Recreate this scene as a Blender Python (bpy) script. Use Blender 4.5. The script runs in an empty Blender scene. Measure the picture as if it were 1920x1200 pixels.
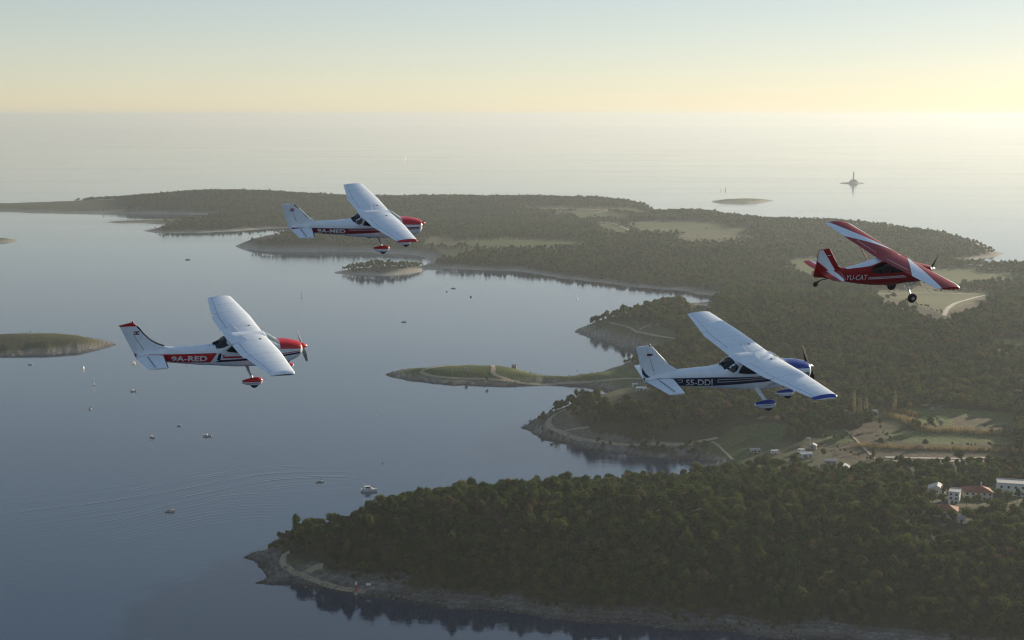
import bpy, bmesh, math, random
import numpy as np
from mathutils import Matrix, Vector

scene = bpy.context.scene
COL = scene.collection
R = math.radians

# ------------------------------------------------------------------ camera, sky, sun, exposure
CAM_H = 220.0                      # metres above the sea
FOCAL = 2500.0                     # focal length in pixels of the 1920 px wide photograph
PITCH = math.atan((600 - 216) / FOCAL)
SUN_AZ, SUN_EL = R(46), R(11)     # clockwise from the view direction, above the horizon

cam_d = bpy.data.cameras.new("camera")
cam = bpy.data.objects.new("camera", cam_d)
COL.objects.link(cam)
cam.location = (0, 0, CAM_H)
cam.rotation_euler = (math.pi / 2 - PITCH, 0, 0)
cam_d.sensor_width = 36.0
cam_d.lens = 36.0 * FOCAL / 1920.0
cam_d.clip_start = 0.5
cam_d.clip_end = 120000.0
scene.camera = cam

world = bpy.data.worlds.new("World")
scene.world = world
world.use_nodes = True
wn = world.node_tree
wn.nodes.clear()
w_out = wn.nodes.new("ShaderNodeOutputWorld")
w_bg = wn.nodes.new("ShaderNodeBackground")
w_sky = wn.nodes.new("ShaderNodeTexSky")
w_sky.sky_type = 'NISHITA'
w_sky.sun_disc = False
w_sky.sun_elevation = SUN_EL
w_sky.sun_rotation = SUN_AZ
w_sky.altitude = 200
w_sky.air_density = 0.82
w_sky.dust_density = 0.12
w_sky.ozone_density = 1.0
w_bg.inputs["Strength"].default_value = 0.132
w_gm = wn.nodes.new("ShaderNodeGamma")          # a hazy, low-contrast evening sky
w_gm.inputs["Gamma"].default_value = 0.62
w_tc = wn.nodes.new("ShaderNodeTexCoord")
w_sx = wn.nodes.new("ShaderNodeSeparateXYZ")
w_mr = wn.nodes.new("ShaderNodeMapRange")       # dust whitens the lowest degrees of the sky all round
w_mr.interpolation_type = 'SMOOTHSTEP'
w_mr.inputs[1].default_value = 0.0; w_mr.inputs[2].default_value = 0.5
w_mr.inputs[3].default_value = 1.02; w_mr.inputs[4].default_value = 1.15
w_hs = wn.nodes.new("ShaderNodeHueSaturation")
wn.links.new(w_tc.outputs["Generated"], w_sx.inputs[0])
wn.links.new(w_sx.outputs[2], w_mr.inputs[0])
wn.links.new(w_mr.outputs[0], w_hs.inputs["Saturation"])
wn.links.new(w_sky.outputs[0], w_gm.inputs["Color"])
wn.links.new(w_gm.outputs[0], w_hs.inputs["Color"])
w_tn = wn.nodes.new("ShaderNodeMix"); w_tn.data_type = 'RGBA'; w_tn.blend_type = 'MULTIPLY'
w_tn.inputs[0].default_value = 1.0; w_tn.inputs[7].default_value = (1.0, 0.965, 0.96, 1)     # rosy evening cast
wn.links.new(w_hs.outputs[0], w_tn.inputs[6])
wn.links.new(w_tn.outputs[2], w_bg.inputs[0])
wn.links.new(w_bg.outputs[0], w_out.inputs[0])

sun_d = bpy.data.lights.new("sun", 'SUN')
sun_d.energy = 5.0
sun_d.angle = R(0.5)
sun_d.color = (1.0, 0.84, 0.61)
sun = bpy.data.objects.new("sun", sun_d)
COL.objects.link(sun)
sun.location = (0, 0, 400)
sv = Vector((math.sin(SUN_AZ) * math.cos(SUN_EL), math.cos(SUN_AZ) * math.cos(SUN_EL), math.sin(SUN_EL)))
sun.rotation_euler = sv.to_track_quat('Z', 'Y').to_euler()

scene.view_settings.view_transform = 'Standard'
scene.view_settings.look = 'None'
scene.view_settings.exposure = 0.80
scene.view_settings.gamma = 1.0
scene.view_settings.use_curve_mapping = False
scene.render.engine = 'CYCLES'
cy = scene.cycles
cy.use_denoising = True
cy.filter_width = 1.2
cy.max_bounces = 6
cy.diffuse_bounces = 2
cy.glossy_bounces = 3
cy.transmission_bounces = 3
cy.transparent_max_bounces = 6
cy.volume_bounces = 0
cy.caustics_reflective = False
cy.caustics_refractive = False

# ------------------------------------------------------------------ helpers
def prop(o, label=None, cat=None, group=None, kind=None):
    if label: o["label"] = label
    if cat: o["category"] = cat
    if group: o["group"] = group
    if kind: o["kind"] = kind
    return o

def empty(name, loc=(0, 0, 0), rz=0.0):
    o = bpy.data.objects.new(name, None)
    COL.objects.link(o)
    o.empty_display_size = 0.5
    o.location = loc
    o.rotation_euler = (0, 0, rz)
    return o

def mesh_from(name, verts, faces, mats, smooth=False, midx=None):
    me = bpy.data.meshes.new(name)
    me.from_pydata([tuple(map(float, v)) for v in verts], [], [tuple(f) for f in faces])
    for m in (mats if isinstance(mats, (list, tuple)) else [mats]):
        me.materials.append(m)
    if smooth:
        me.polygons.foreach_set("use_smooth", [True] * len(me.polygons))
    if midx is not None:
        me.polygons.foreach_set("material_index", list(midx))
    me.update()
    return me

def link(name, me, parent=None):
    o = bpy.data.objects.new(name, me)
    COL.objects.link(o)
    if parent is not None: o.parent = parent
    return o

def fix_normals(me):
    bm = bmesh.new(); bm.from_mesh(me)
    bmesh.ops.recalc_face_normals(bm, faces=bm.faces[:])
    bm.to_mesh(me); bm.free()

def auto_smooth(me, ang=35):
    try:
        me.polygons.foreach_set("use_smooth", [True] * len(me.polygons))
        me.set_sharp_from_angle(angle=R(ang))
    except Exception:
        pass

class MB:
    """collects simple shapes into one mesh"""
    def __init__(s): s.v, s.f, s.m = [], [], []
    def add(s, v, f, m=0):
        n = len(s.v); s.v += [tuple(p) for p in v]
        s.f += [tuple(i + n for i in q) for q in f]; s.m += [m] * len(f); return s
    def box(s, lo, hi, m=0, rz=0.0, c=(0, 0)):
        x0, y0, z0 = lo; x1, y1, z1 = hi
        v = [(x0, y0, z0), (x1, y0, z0), (x1, y1, z0), (x0, y1, z0), (x0, y0, z1), (x1, y0, z1), (x1, y1, z1), (x0, y1, z1)]
        return s.add(v, [(0, 3, 2, 1), (4, 5, 6, 7), (0, 1, 5, 4), (1, 2, 6, 5), (2, 3, 7, 6), (3, 0, 4, 7)], m)
    def loft(s, rings, m=0, cap=True):
        n = len(rings[0]); v = [p for r in rings for p in r]; f = []
        for i in range(len(rings) - 1):
            for j in range(n):
                k = (j + 1) % n
                f.append((i * n + j, i * n + k, (i + 1) * n + k, (i + 1) * n + j))
        if cap:
            f.append(tuple(range(n - 1, -1, -1))); f.append(tuple((len(rings) - 1) * n + j for j in range(n)))
        return s.add(v, f, m)
    def tube(s, pts, rad, n=8, m=0, flat=1.0):
        pts = [Vector(p) for p in pts]; rings = []
        rr = rad if isinstance(rad, (list, tuple)) else [rad] * len(pts)
        for i, p in enumerate(pts):
            d = (pts[min(i + 1, len(pts) - 1)] - pts[max(i - 1, 0)]).normalized()
            a = d.cross(Vector((0, 0, 1)))
            if a.length < 1e-3: a = d.cross(Vector((1, 0, 0)))
            a.normalize(); b = d.cross(a)
            rings.append([p + (a * math.cos(t) * flat + b * math.sin(t)) * rr[i] for t in [2 * math.pi * k / n for k in range(n)]])
        return s.loft(rings, m)
    def wheel(s, c, r, w, n=20, m=0):
        """solid disc on the y axis with rounded shoulders"""
        c = Vector(c); rings = []
        for dy, q in ((-.5, .45), (-.5, .8), (-.36, .97), (0, 1), (.36, .97), (.5, .8), (.5, .45)):
            rings.append([c + Vector((math.cos(t) * r * q, dy * w, math.sin(t) * r * q)) for t in [2 * math.pi * k / n for k in range(n)]])
        return s.loft(rings, m)
    def build(s, name, mats, parent=None, smooth=None):
        me = mesh_from(name, s.v, s.f, mats, midx=s.m)
        fix_normals(me)
        if smooth: auto_smooth(me, smooth)
        return link(name, me, parent)

def copy_tree(o, parent=None):
    c = o.copy(); COL.objects.link(c)
    if parent is not None: c.parent = parent
    for ch in list(o.children): copy_tree(ch, c)
    return c

# ------------------------------------------------------------------ materials
def new_mat(name):
    m = bpy.data.materials.new(name); m.use_nodes = True
    nt = m.node_tree; b = nt.nodes["Principled BSDF"]
    return m, nt, b

def node(nt, typ, **kw):
    n = nt.nodes.new(typ)
    for k, v in kw.items():
        if hasattr(n, k): setattr(n, k, v)
        else: n.inputs[k].default_value = v
    return n

def paint(name, col, rough=0.3, metal=0.0, coat=0.25, var=0.12, scale=3.0, grime=None):
    """painted or plain surface: base colour with a faint uneven tone"""
    m, nt, b = new_mat(name)
    tc = node(nt, "ShaderNodeTexCoord")
    nz = node(nt, "ShaderNodeTexNoise", Scale=scale, Detail=5.0, Roughness=0.6)
    nt.links.new(tc.outputs["Object"], nz.inputs["Vector"])
    rp = node(nt, "ShaderNodeValToRGB")
    rp.color_ramp.elements[0].position = 0.3; rp.color_ramp.elements[1].position = 0.7
    g = grime or tuple(c * (1 - var) for c in col)
    rp.color_ramp.elements[0].color = (*g, 1); rp.color_ramp.elements[1].color = (*col, 1)
    nt.links.new(nz.outputs[0], rp.inputs[0])
    nt.links.new(rp.outputs[0], b.inputs["Base Color"])
    rr = node(nt, "ShaderNodeMapRange"); rr.inputs[3].default_value = rough * 0.8; rr.inputs[4].default_value = min(1, rough * 1.3)
    nt.links.new(nz.outputs[0], rr.inputs[0]); nt.links.new(rr.outputs[0], b.inputs["Roughness"])
    b.inputs["Metallic"].default_value = metal
    b.inputs["Coat Weight"].default_value = coat
    b.inputs["Coat Roughness"].default_value = 0.12
    return m

M = {}
M['white'] = paint("white paint with blue shade tint", (0.79, 0.85, 0.93), 0.34, grime=(0.69, 0.75, 0.82))  # white paint; the blue of skylit shade is mixed into its base colour
M['red'] = paint("red paint", (0.50, 0.012, 0.018), 0.30)
M['darkred'] = paint("deep red paint", (0.24, 0.008, 0.014), 0.30)
M['navy'] = paint("navy paint", (0.012, 0.014, 0.045), 0.30)
M['blue'] = paint("blue paint", (0.015, 0.05, 0.30), 0.28)
M['black'] = paint("black rubber", (0.012, 0.012, 0.013), 0.7, coat=0)
M['blade'] = paint("black propeller", (0.012, 0.012, 0.013), 0.9, coat=0)
M['greyblade'] = paint("grey propeller", (0.20, 0.20, 0.205), 0.8, coat=0)
M['metal'] = paint("bare metal", (0.55, 0.55, 0.56), 0.35, metal=0.9, coat=0)
M['letter'] = paint("pale grey lettering", (0.72, 0.72, 0.73), 0.4)
M['glass'] = paint("dark tinted glass", (0.008, 0.010, 0.012), 0.08, coat=0.0, var=0.2)
M['clearglass'] = paint("pale windscreen glass", (0.10, 0.15, 0.17), 0.08, coat=0.6, var=0.2)
M['seam'] = paint("seam shadow gap", (0.03, 0.035, 0.05), 0.8, coat=0)
M['catred'] = paint("crimson fabric paint", (0.31, 0.007, 0.013), 0.45, coat=0.08)
M['catred'].node_tree.nodes['Principled BSDF'].inputs['Specular IOR Level'].default_value = 0.2
for k_ in ('blade', 'greyblade'): M[k_].node_tree.nodes['Principled BSDF'].inputs['Specular IOR Level'].default_value = 0.08
M['wood'] = paint("weathered wood", (0.16, 0.11, 0.07), 0.8, coat=0)
M['hullwhite'] = paint("boat gelcoat", (0.78, 0.77, 0.74), 0.3, scale=1.0)
M['hulldark'] = paint("dark hull", (0.03, 0.04, 0.06), 0.4, scale=1.0)
M['sail'] = paint("sail cloth", (0.82, 0.80, 0.74), 0.8, coat=0, scale=0.5)
M['skin'] = paint("skin", (0.45, 0.26, 0.18), 0.6, coat=0)
M['cloth'] = paint("dark clothing", (0.03, 0.03, 0.04), 0.9, coat=0)
M['wall'] = paint("cream render wall", (0.62, 0.58, 0.50), 0.85, coat=0, scale=0.4)
M['whitewall'] = paint("white render wall", (0.72, 0.72, 0.70), 0.85, coat=0, scale=0.4)
M['tile'] = paint("terracotta roof tile", (0.30, 0.085, 0.05), 0.8, coat=0, scale=1.2, var=0.4)
M['greyroof'] = paint("pale grey roof", (0.45, 0.45, 0.45), 0.7, coat=0, scale=0.6)
M['hazed_stone'] = paint("limestone blocks paled for haze", (0.62, 0.60, 0.55), 0.9, coat=0, scale=0.3, var=0.2)  # lighthouse stone, lightened so that haze fading sits in the base colour
M['stone'] = paint("grey stone", (0.36, 0.34, 0.31), 0.9, coat=0, scale=0.3, var=0.3)
M['pane'] = paint("window pane", (0.03, 0.035, 0.04), 0.1, coat=0.3)
M['post'] = paint("signal red paint", (0.40, 0.03, 0.02), 0.5)
# ------------------------------------------------------------------ the land: from image survey to ground coordinates
cP, sP = math.cos(PITCH), math.sin(PITCH)
def ray(px, py):
    u, w = (px - 960) / FOCAL, (py - 600) / FOCAL
    return np.array([u, cP - sP * w, -sP - cP * w])

def sea_pt(px, py, z=0.0):
    d = ray(px, py); t = (z - CAM_H) / d[2]
    return np.array([d[0] * t, d[1] * t])

MAIN = [(2450,1275),(2250,1258),(1920,1228),(1700,1212),(1500,1197),(1300,1182),(1150,1170),(1000,1155),(900,1143),(800,1133),(720,1122),
 (650,1113),(600,1104),(560,1099),(525,1095),(478,1094),(500,1084),(492,1070),(484,1055),(455,1045),(472,1037),(502,1034),(503,1022),(522,1011),
 (535,1003),(552,1000),(600,1012),(680,990),(750,970),(820,952),(880,938),(950,927),(1050,917),(1150,910),(1230,905),(1300,896),(1345,882),(1333,868),
 (1310,863),(1290,859),(1250,861),(1200,857),(1150,849),(1100,842),(1060,832),(1020,826),(1000,815),(975,802),(990,796),(1010,785),(1030,775),
 (1045,770),(1062,768),(1080,763),(1100,756),(1125,749),(1142,739),(1125,731),(1095,726),(1050,723),(1000,723),(950,725),(900,724),(850,722),
 (800,718),(760,713),(735,708),(722,703),(735,697),(760,692),(790,691),(820,688),(870,687),(910,688),(950,690),(985,695),(1000,700),(1025,706),
 (1060,707),(1100,703),(1130,698),(1150,690),(1170,682),(1190,673),(1206,664),(1185,656),(1160,648),(1130,640),(1105,632),(1088,626),(1078,620),
 (1092,613),(1115,610),(1140,608),(1150,606),(1165,602),(1180,596),(1210,590),(1250,585),(1290,582),(1325,575),(1338,562),(1332,553),(1305,552),(1290,547),
 (1250,543),(1200,539),(1150,533),(1100,528),(1060,523),(1020,517),(990,511),(960,508),(900,506),(850,504),(812,504),(795,508),(770,513),(740,516),
 (700,517),(660,516),(625,512),(640,508),(665,506),(690,505),(740,502),(780,500),(800,497),(806,491),(800,484),(785,479),(750,476),(700,473),
 (640,472),(560,472),(500,471),(470,469),(445,463),(455,457),(475,452),(490,450),(510,446),(530,440),(545,433),(540,428),(500,429),(460,432),
 (420,434),(380,436),(330,437),(290,437),(265,433),(285,429),(305,425),(320,422),(300,421),(270,419),(230,418.5),(190,417.5),(230,414),(290,412),
 (340,410),(365,407.5),(400,403),(380,402),(330,401.5),(280,401),(230,401),(160,400),(100,399),(50,397.5),(0,395.5),(-80,393),(-160,390),
 (-150,386),(-60,384),(50,382),(150,379),(300,376),(450,374),(600,375.5),(900,376),(1050,379),(1150,384),(1200,390),(1226,394),(1232,400),(1245,405),
 (1275,402),(1330,404),(1400,414),(1480,421),(1560,421),(1650,430),(1720,440),(1800,453),(1860,466),(1886,475),(1870,482),(1830,487),(1800,490),(1812,496),
 (1850,499),(1920,499),(2000,496),(2200,492),(2450,490)]
ISLET = [(-60,670),(0,669),(50,666),(100,665),(150,661),(190,655),(219,646),(203,641),(188,637),(150,634),(100,632),(40,631),(0,632),(-80,638)]
SLIVER = [(-90,458),(0,456),(25,454),(42,450.5),(22,448),(0,447),(-60,447),(-120,450)]
LOWISLET = [(1328,377.5),(1345,380),(1370,381.5),(1405,382),(1436,380),(1453,376.5),(1430,374),(1390,373.5),(1355,375)]
ROCKISLET = [(1574,343.6),(1590,344.8),(1606,344.8),(1621,343.8),(1612,342.9),(1598,342.6),(1584,342.8)]

rng = np.random.RandomState(11)
def coast(poly):
    """world coastline with broken rocky edges"""
    P = np.array([sea_pt(*p) for p in poly])
    out = []
    for a, b in zip(P, np.roll(P, -1, axis=0)):
        pts = [a, b]
        L0 = np.linalg.norm(b - a)
        for lev in range(5):
            L = L0 / 2 ** lev
            if L < 6: break
            new = []
            for p, q in zip(pts[:-1], pts[1:]):
                m = (p + q) / 2; d = q - p
                n = np.array([-d[1], d[0]]) / (np.linalg.norm(d) + 1e-9)
                new += [p, m + n * rng.randn() * min(L * 0.07, 5.0)]
            pts = new + [pts[-1]]
        out += pts[:-1]
    return np.array(out)

COASTS = [coast(p) for p in (MAIN, ISLET, SLIVER, LOWISLET, ROCKISLET)]

def inside(P, poly):
    x, y = P[:, 0], P[:, 1]; r = np.zeros(len(P), bool)
    for a, b in zip(poly, np.roll(poly, -1, axis=0)):
        if a[1] == b[1]: continue
        c = (a[1] > y) != (b[1] > y)
        r ^= c & (x < (b[0] - a[0]) * (y - a[1]) / (b[1] - a[1]) + a[0])
    return r

def seg_dist(P, A, B, cap=1e9):
    """distance of each point to the nearest of the segments A-B"""
    best = np.full(len(P), cap)
    d = B - A; l2 = (d ** 2).sum(1) + 1e-9
    for i in range(len(A)):
        s = np.clip(((P[:, 0] - A[i, 0]) * d[i, 0] + (P[:, 1] - A[i, 1]) * d[i, 1]) / l2[i], 0, 1)
        q = (P[:, 0] - A[i, 0] - s * d[i, 0]) ** 2 + (P[:, 1] - A[i, 1] - s * d[i, 1]) ** 2
        np.minimum(best, q, out=best)
    return np.sqrt(best)

# survey grid: finer near the aircraft, coarser far out (column angle u, row ground distance)
NU, NV = 760, 400
U = np.linspace(-0.47, 0.60, NU)
S = np.linspace(1310 - 216, 372 - 216, NV)          # equal steps of depression angle
GY = (CAM_H * FOCAL / S)                              # approx ground distance
GX = GY[:, None] * U[None, :]
GYY = np.repeat(GY[:, None], NU, 1)
GP = np.stack([GX.ravel(), GYY.ravel()], 1)
s_of_y = lambda y: CAM_H * FOCAL / y

land = np.zeros(len(GP), bool)
for c in COASTS[:4]: land |= inside(GP, c)
dist = np.full(len(GP), 400.0)
tile = 40
for c in COASTS[:4]:
    A, B = c, np.roll(c, -1, axis=0)
    mid, half = (A + B) / 2, np.linalg.norm(B - A, axis=1) / 2
    for r0 in range(0, NV, tile):
        for c0 in range(0, NU, tile):
            idx = (np.arange(r0, min(r0 + tile, NV))[:, None] * NU + np.arange(c0, min(c0 + tile, NU))[None, :]).ravel()
            Q = GP[idx]; cen = Q.mean(0); rad = np.linalg.norm(Q - cen, axis=1).max()
            dd = np.linalg.norm(mid - cen, axis=1) - half
            near = dd < min(dd.min() + 2 * rad + half.max(), 400 + rad)
            near &= dd < 330 + rad
            if near.any():
                dist[idx] = np.minimum(dist[idx], seg_dist(Q, A[near], B[near], 400.0 ** 2))
DIST = np.where(land, dist, -dist).reshape(NV, NU)

def vnoise(x, y, seed=0, octaves=4):
    """smooth value noise"""
    out = np.zeros_like(x, float); amp = 1.0; tot = 0
    for o in range(octaves):
        xi, yi = np.floor(x).astype(int), np.floor(y).astype(int); fx, fy = x - xi, y - yi
        fx, fy = fx * fx * (3 - 2 * fx), fy * fy * (3 - 2 * fy)
        def h(a, b):
            n = (a * 374761393 + b * 668265263 + (seed + o) * 974634777) & 0x7fffffff
            n = ((n ^ (n >> 13)) * 1274126177) & 0x7fffffff
            return ((n ^ (n >> 16)) & 0xffff) / 65535.0
        v = (h(xi, yi) * (1 - fx) + h(xi + 1, yi) * fx) * (1 - fy) + (h(xi, yi + 1) * (1 - fx) + h(xi + 1, yi + 1) * fx) * fy
        out += v * amp; tot += amp; amp *= 0.5; x = x * 2.03 + 17.1; y = y * 2.03 + 5.7
    return out / tot

HILLS = [  # image position of the foot point, height, spread across, spread in depth
    (1180, 1030, 10, 150, 50), (1700, 1060, 6, 170, 60), (850, 1035, 8, 70, 42),
    (1240, 785, 13, 75, 55), (1560, 660, 10, 200, 150), (1250, 600, 4, 90, 60),
    (415, 384, 21, 150, 120), (250, 388, 3, 350, 120), (750, 386, 9, 500, 160), (1080, 390, 9, 260, 160), (560, 455, 9, 160, 110),
    (1100, 470, 9, 300, 180), (1300, 412, 8, 160, 130), (1560, 436, 10, 240, 140), (1750, 456, 6, 130, 60),
    (70, 647, 7.0, 70, 34), (880, 704, 3.0, 45, 16), (720, 510, 3, 45, 25), (20, 452, 4, 60, 30), (1395, 377.5, 2.2, 60, 60),
    (1850, 940, 3, 90, 60), (1850, 620, 14, 250, 170)]
h_d = np.maximum(DIST, -30)
SX = 1 + np.clip((GYY - 800) / 450, 0, 4)       # broader forms farther out, where the survey rows lie wider apart
rockn = vnoise(GX / (7 * SX), GYY / 7, 3, 3)
HGT = np.where(h_d > 0,
    1.0 * np.clip(h_d / 9, 0, 1) + 1.1 * np.clip(2.1 - GYY / 900, .15, 1) * (rockn - .45) * np.clip(h_d / 5, 0, 1) * np.clip(1.6 - h_d / 22, 0.15, 1)
    + 3.4 * (1 - np.exp(-np.maximum(h_d - 10, 0) / 45)), 0.14 * h_d - 0.1 + 0.9 * np.clip(rockn - .55, 0, 1) * np.clip(1 + h_d / 6, 0, 1))
HGT += np.where((h_d > 0.5) & (h_d < 30), 0.35 * np.sin((h_d + 5 * vnoise(GX / 22, GYY / 22, 45, 3)) * 1.9) * np.clip(1.3 - h_d / 24, 0, 1) * np.clip(h_d / 3, 0, 1) * np.clip(1.7 - GYY / 1100, 0, 1), 0)
far = np.clip(h_d / 70, 0, 1)
HGT += far * 6.0 * (vnoise(GX / 170 + 3, GYY / 170, 8, 3) - 0.45)
for px, py, hh, sx, sy in HILLS:
    c = sea_pt(px, py)
    HGT += np.clip(h_d / 25, 0, 1) * hh * np.exp(-((GX - c[0]) / sx) ** 2 / 2 - ((GYY - c[1]) / sy) ** 2 / 2)
HGT = np.where(h_d > 2, np.maximum(HGT, 0.25), HGT)

def sample(grid, x, y):
    x, y = np.asarray(x, float), np.asarray(y, float)
    u = (x / y - U[0]) / (U[1] - U[0]); v = (s_of_y(y) - S[0]) / (S[1] - S[0])
    u = np.clip(u, 0, NU - 1.001); v = np.clip(v, 0, NV - 1.001)
    i, j = v.astype(int), u.astype(int); fu, fv = u - j, v - i
    return (grid[i, j] * (1 - fu) + grid[i, j + 1] * fu) * (1 - fv) + (grid[i + 1, j] * (1 - fu) + grid[i + 1, j + 1] * fu) * fv

def height(x, y): return sample(HGT, x, y)

def ground_pt(px, py, lift=0.0):
    """where the line of sight through a survey pixel meets the ground"""
    d = ray(px, py); lo = None; t = 420.0
    while t < 6000:
        p = d * t
        h = float(height(p[0], p[1])) if p[1] > 380 else -5
        if CAM_H + p[2] - max(h, 0.0) - lift <= 0: break
        t += 2.0 + t * 0.001
    p = d * t
    return np.array([p[0], p[1], max(float(height(p[0], p[1])), 0.0)])

def gpoly(pts): return np.array([ground_pt(*p)[:2] for p in pts])

# ground cover: open patches among the woods (image survey of their outlines)
GRASS, DRY, SOIL, CROP, SAND, SCRUB, ROCKY = range(7)
OPEN = [
 (GRASS, [(730,712),(722,703),(760,688),(830,680),(920,680),(985,688),(1040,700),(1100,699),(1160,686),(1210,690),(1200,715),(1140,732),(1050,722),(900,722)]),
 (SCRUB, [(1078,620),(1120,606),(1160,602),(1225,606),(1262,622),(1268,646),(1235,660),(1190,660)]),
 (SAND, [(1285,548),(1325,548),(1340,560),(1328,574),(1300,570)]),
 (GRASS, [(1318,842),(1360,812),(1400,796),(1440,794),(1482,797),(1480,812),(1452,826),(1430,848),(1480,858),(1500,872),(1420,876),(1350,872),(1332,866)]),
 (SCRUB, [(1400,835),(1540,822),(1590,838),(1600,872),(1560,884),(1480,884),(1400,868)]),
 (CROP, [(1545,806),(1586,806),(1604,828),(1560,834),(1540,820)]),
 (SOIL, [(1586,806),(1650,806),(1670,830),(1606,830)]),
 (CROP, [(1650,806),(1760,808),(1905,820),(1905,836),(1760,834),(1670,830)]),
 (SOIL, [(1612,838),(1760,842),(1895,845),(1890,860),(1760,861),(1640,862)]),
 (SOIL, [(1560,840),(1600,838),(1634,864),(1600,872),(1560,860)]),
 (CROP, [(1700,764),(1800,768),(1900,776),(1905,800),(1800,800),(1730,796)]),
 (SOIL, [(1780,780),(1860,782),(1870,798),(1790,798)]),
 (DRY, [(1640,770),(1690,768),(1720,796),(1690,800),(1650,786)]),
 (DRY, [(1640,546),(1750,540),(1860,548),(1850,562),(1800,575),(1770,592),(1740,578),(1700,562),(1650,556)]),
 (GRASS, [(1700,505),(1800,502),(1900,510),(1900,522),(1800,528),(1740,532),(1720,520)]),
 (GRASS, [(1490,485),(1555,480),(1570,495),(1560,510),(1510,512),(1490,500)]),
 (DRY, [(1270,438),(1330,434),(1400,436),(1410,446),(1360,452),(1280,448)]),
 (GRASS, [(1180,416),(1260,413),(1330,418),(1400,432),(1380,438),(1290,434),(1200,430)]),
 (GRASS, [(860,452),(960,446),(1060,448),(1110,456),(1040,462),(960,464),(880,462)]),
 (DRY, [(980,388),(1060,390),(1130,391),(1200,392),(1190,397),(1100,397),(1000,394)]),
 (GRASS, [(1040,400),(1110,398),(1200,402),(1170,408),(1080,408)]),
 (GRASS, [(1120,416),(1160,414),(1186,430),(1170,438),(1140,430)]),
 (DRY, [(790,446),(850,444),(862,456),(830,462),(796,456)]),
 (DRY, [(806,474),(850,468),(890,470),(860,478),(820,492),(808,490)]),
 (SCRUB, [(-150,380),(100,378),(240,378),(262,396),(180,402),(-150,398)]),
 (SCRUB, [(190,412),(320,408),(330,420),(250,424),(188,421)]),
 (SCRUB, [(-80,615),(100,612),(230,638),(205,668),(-80,678)]),
 (DRY, [(-90,440),(60,440),(60,462),(-90,462)]),
 (DRY, [(1320,370),(1460,370),(1460,384),(1320,386)]),
 (GRASS, [(1860,640),(1925,632),(1935,650),(1900,662)]),
 (DRY, [(540,1060),(585,1052),(612,1075),(600,1088),(560,1080)]),
 (ROCKY, [(1030,790),(1068,766),(1078,790),(1110,812),(1200,830),(1310,834),(1310,846),(1150,842),(1040,815)]),
 (DRY, [(1120,724),(1215,716),(1222,732),(1150,738)]),
 (DRY, [(1742,922),(1925,912),(1970,915),(1970,938),(1800,946),(1748,938)]),
 (DRY, [(1752,958),(1806,956),(1814,982),(1760,974)]),
]
# house plots and other spots kept clear of trees: image position, radius in metres
SITES = [(1757,930,9),(1789,944,8),(1831,934,12),(1893,927,13),(1772,968,9),(1802,981,4),(1580,886,8),(1640,778,4),(1633,897,3.5),(964,691,4),(1512,858,6),(1524,842,4),
 (1557,872,5),(1416,848,6),(1203,733,7),(1193,723,5),(1453,853,5),(1503,849,5),(1600,784,3),(1612,785,3),(1623,784,3),(1677,777,3),(668,1117,4),(691,1108,4)]
OPEN_W = [(k, gpoly(p)) for k, p in OPEN]

# paths and roads: image survey of their middle lines, width in metres
PATHS = [
 ("dirt_path", 4.0, [(1215,712),(1150,714),(1060,720),(980,719),(900,713),(830,709),(795,702),(792,697),(815,690),(870,685),(915,685),(925,690),(924,700),(935,708),(965,716),(980,719)]),
 ("dirt_path", 4.0, [(1068,768),(1040,778),(1028,793),(1036,806),(1070,819),(1130,831),(1200,838),(1270,837),(1302,830)]),
 ("dirt_path", 2.2, [(1050,812),(1075,806),(1104,803)]),
 ("dirt_path", 3.2, [(548,1036),(534,1042),(530,1055),(540,1070),(565,1085),(610,1100),(645,1110),(685,1112)]),
 ("dirt_path", 3.5, [(560,1082),(590,1072),(606,1062)]),
 ("dirt_path", 2.4, [(1140,606),(1170,612),(1200,624),(1240,634),(1265,636)]),
 ("dirt_path", 2.0, [(1198,622),(1215,612),(1240,608)]),
 ("gravel_road", 4.5, [(1770,592),(1776,580),(1790,570),(1815,562),(1850,553)]),
 ("gravel_road", 3.5, [(1640,551),(1700,550),(1770,550),(1850,553)]),
 ("gravel_road", 4.0, [(1660,859),(1720,861),(1790,861),(1850,860)]),
 ("gravel_road", 4.0, [(1670,866),(1740,867),(1800,866),(1848,866)]),
 ("dirt_path", 4.0, [(990,391),(1050,391),(1110,393),(1150,395)]),
 ("dirt_path", 4.0, [(1116,400),(1135,396),(1142,394)]),
 ("dirt_path", 4.5, [(1125,416),(1155,421),(1180,432)]),
 ("dirt_path", 2.0, [(1585,808),(1608,830),(1640,862)]),
 ("dirt_path", 2.0, [(1334,828),(1352,842),(1376,864)]),
 ("dirt_path", 3.0, [(1300,831),(1330,826),(1345,822)]),
 ("dirt_path", 2.0, [(1750,1112),(1760,1120),(1770,1128)]),
]
PATHS_W = []
for nm, w, pts in PATHS[:-1]:
    Q = np.array([ground_pt(*p)[:2] for p in pts])
    dense = []
    for i in range(len(Q) - 1):     # Catmull-Rom
        p0, p1, p2, p3 = Q[max(i - 1, 0)], Q[i], Q[i + 1], Q[min(i + 2, len(Q) - 1)]
        n = max(2, int(np.linalg.norm(p2 - p1) / 4))
        for t in np.linspace(0, 1, n, endpoint=False):
            dense.append(.5 * (2 * p1 + (p2 - p0) * t + (2 * p0 - 5 * p1 + 4 * p2 - p3) * t * t + (3 * p1 - p0 - 3 * p2 + p3) * t ** 3))
    dense.append(Q[-1])
    PATHS_W.append((nm, w, np.array(dense)))

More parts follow.
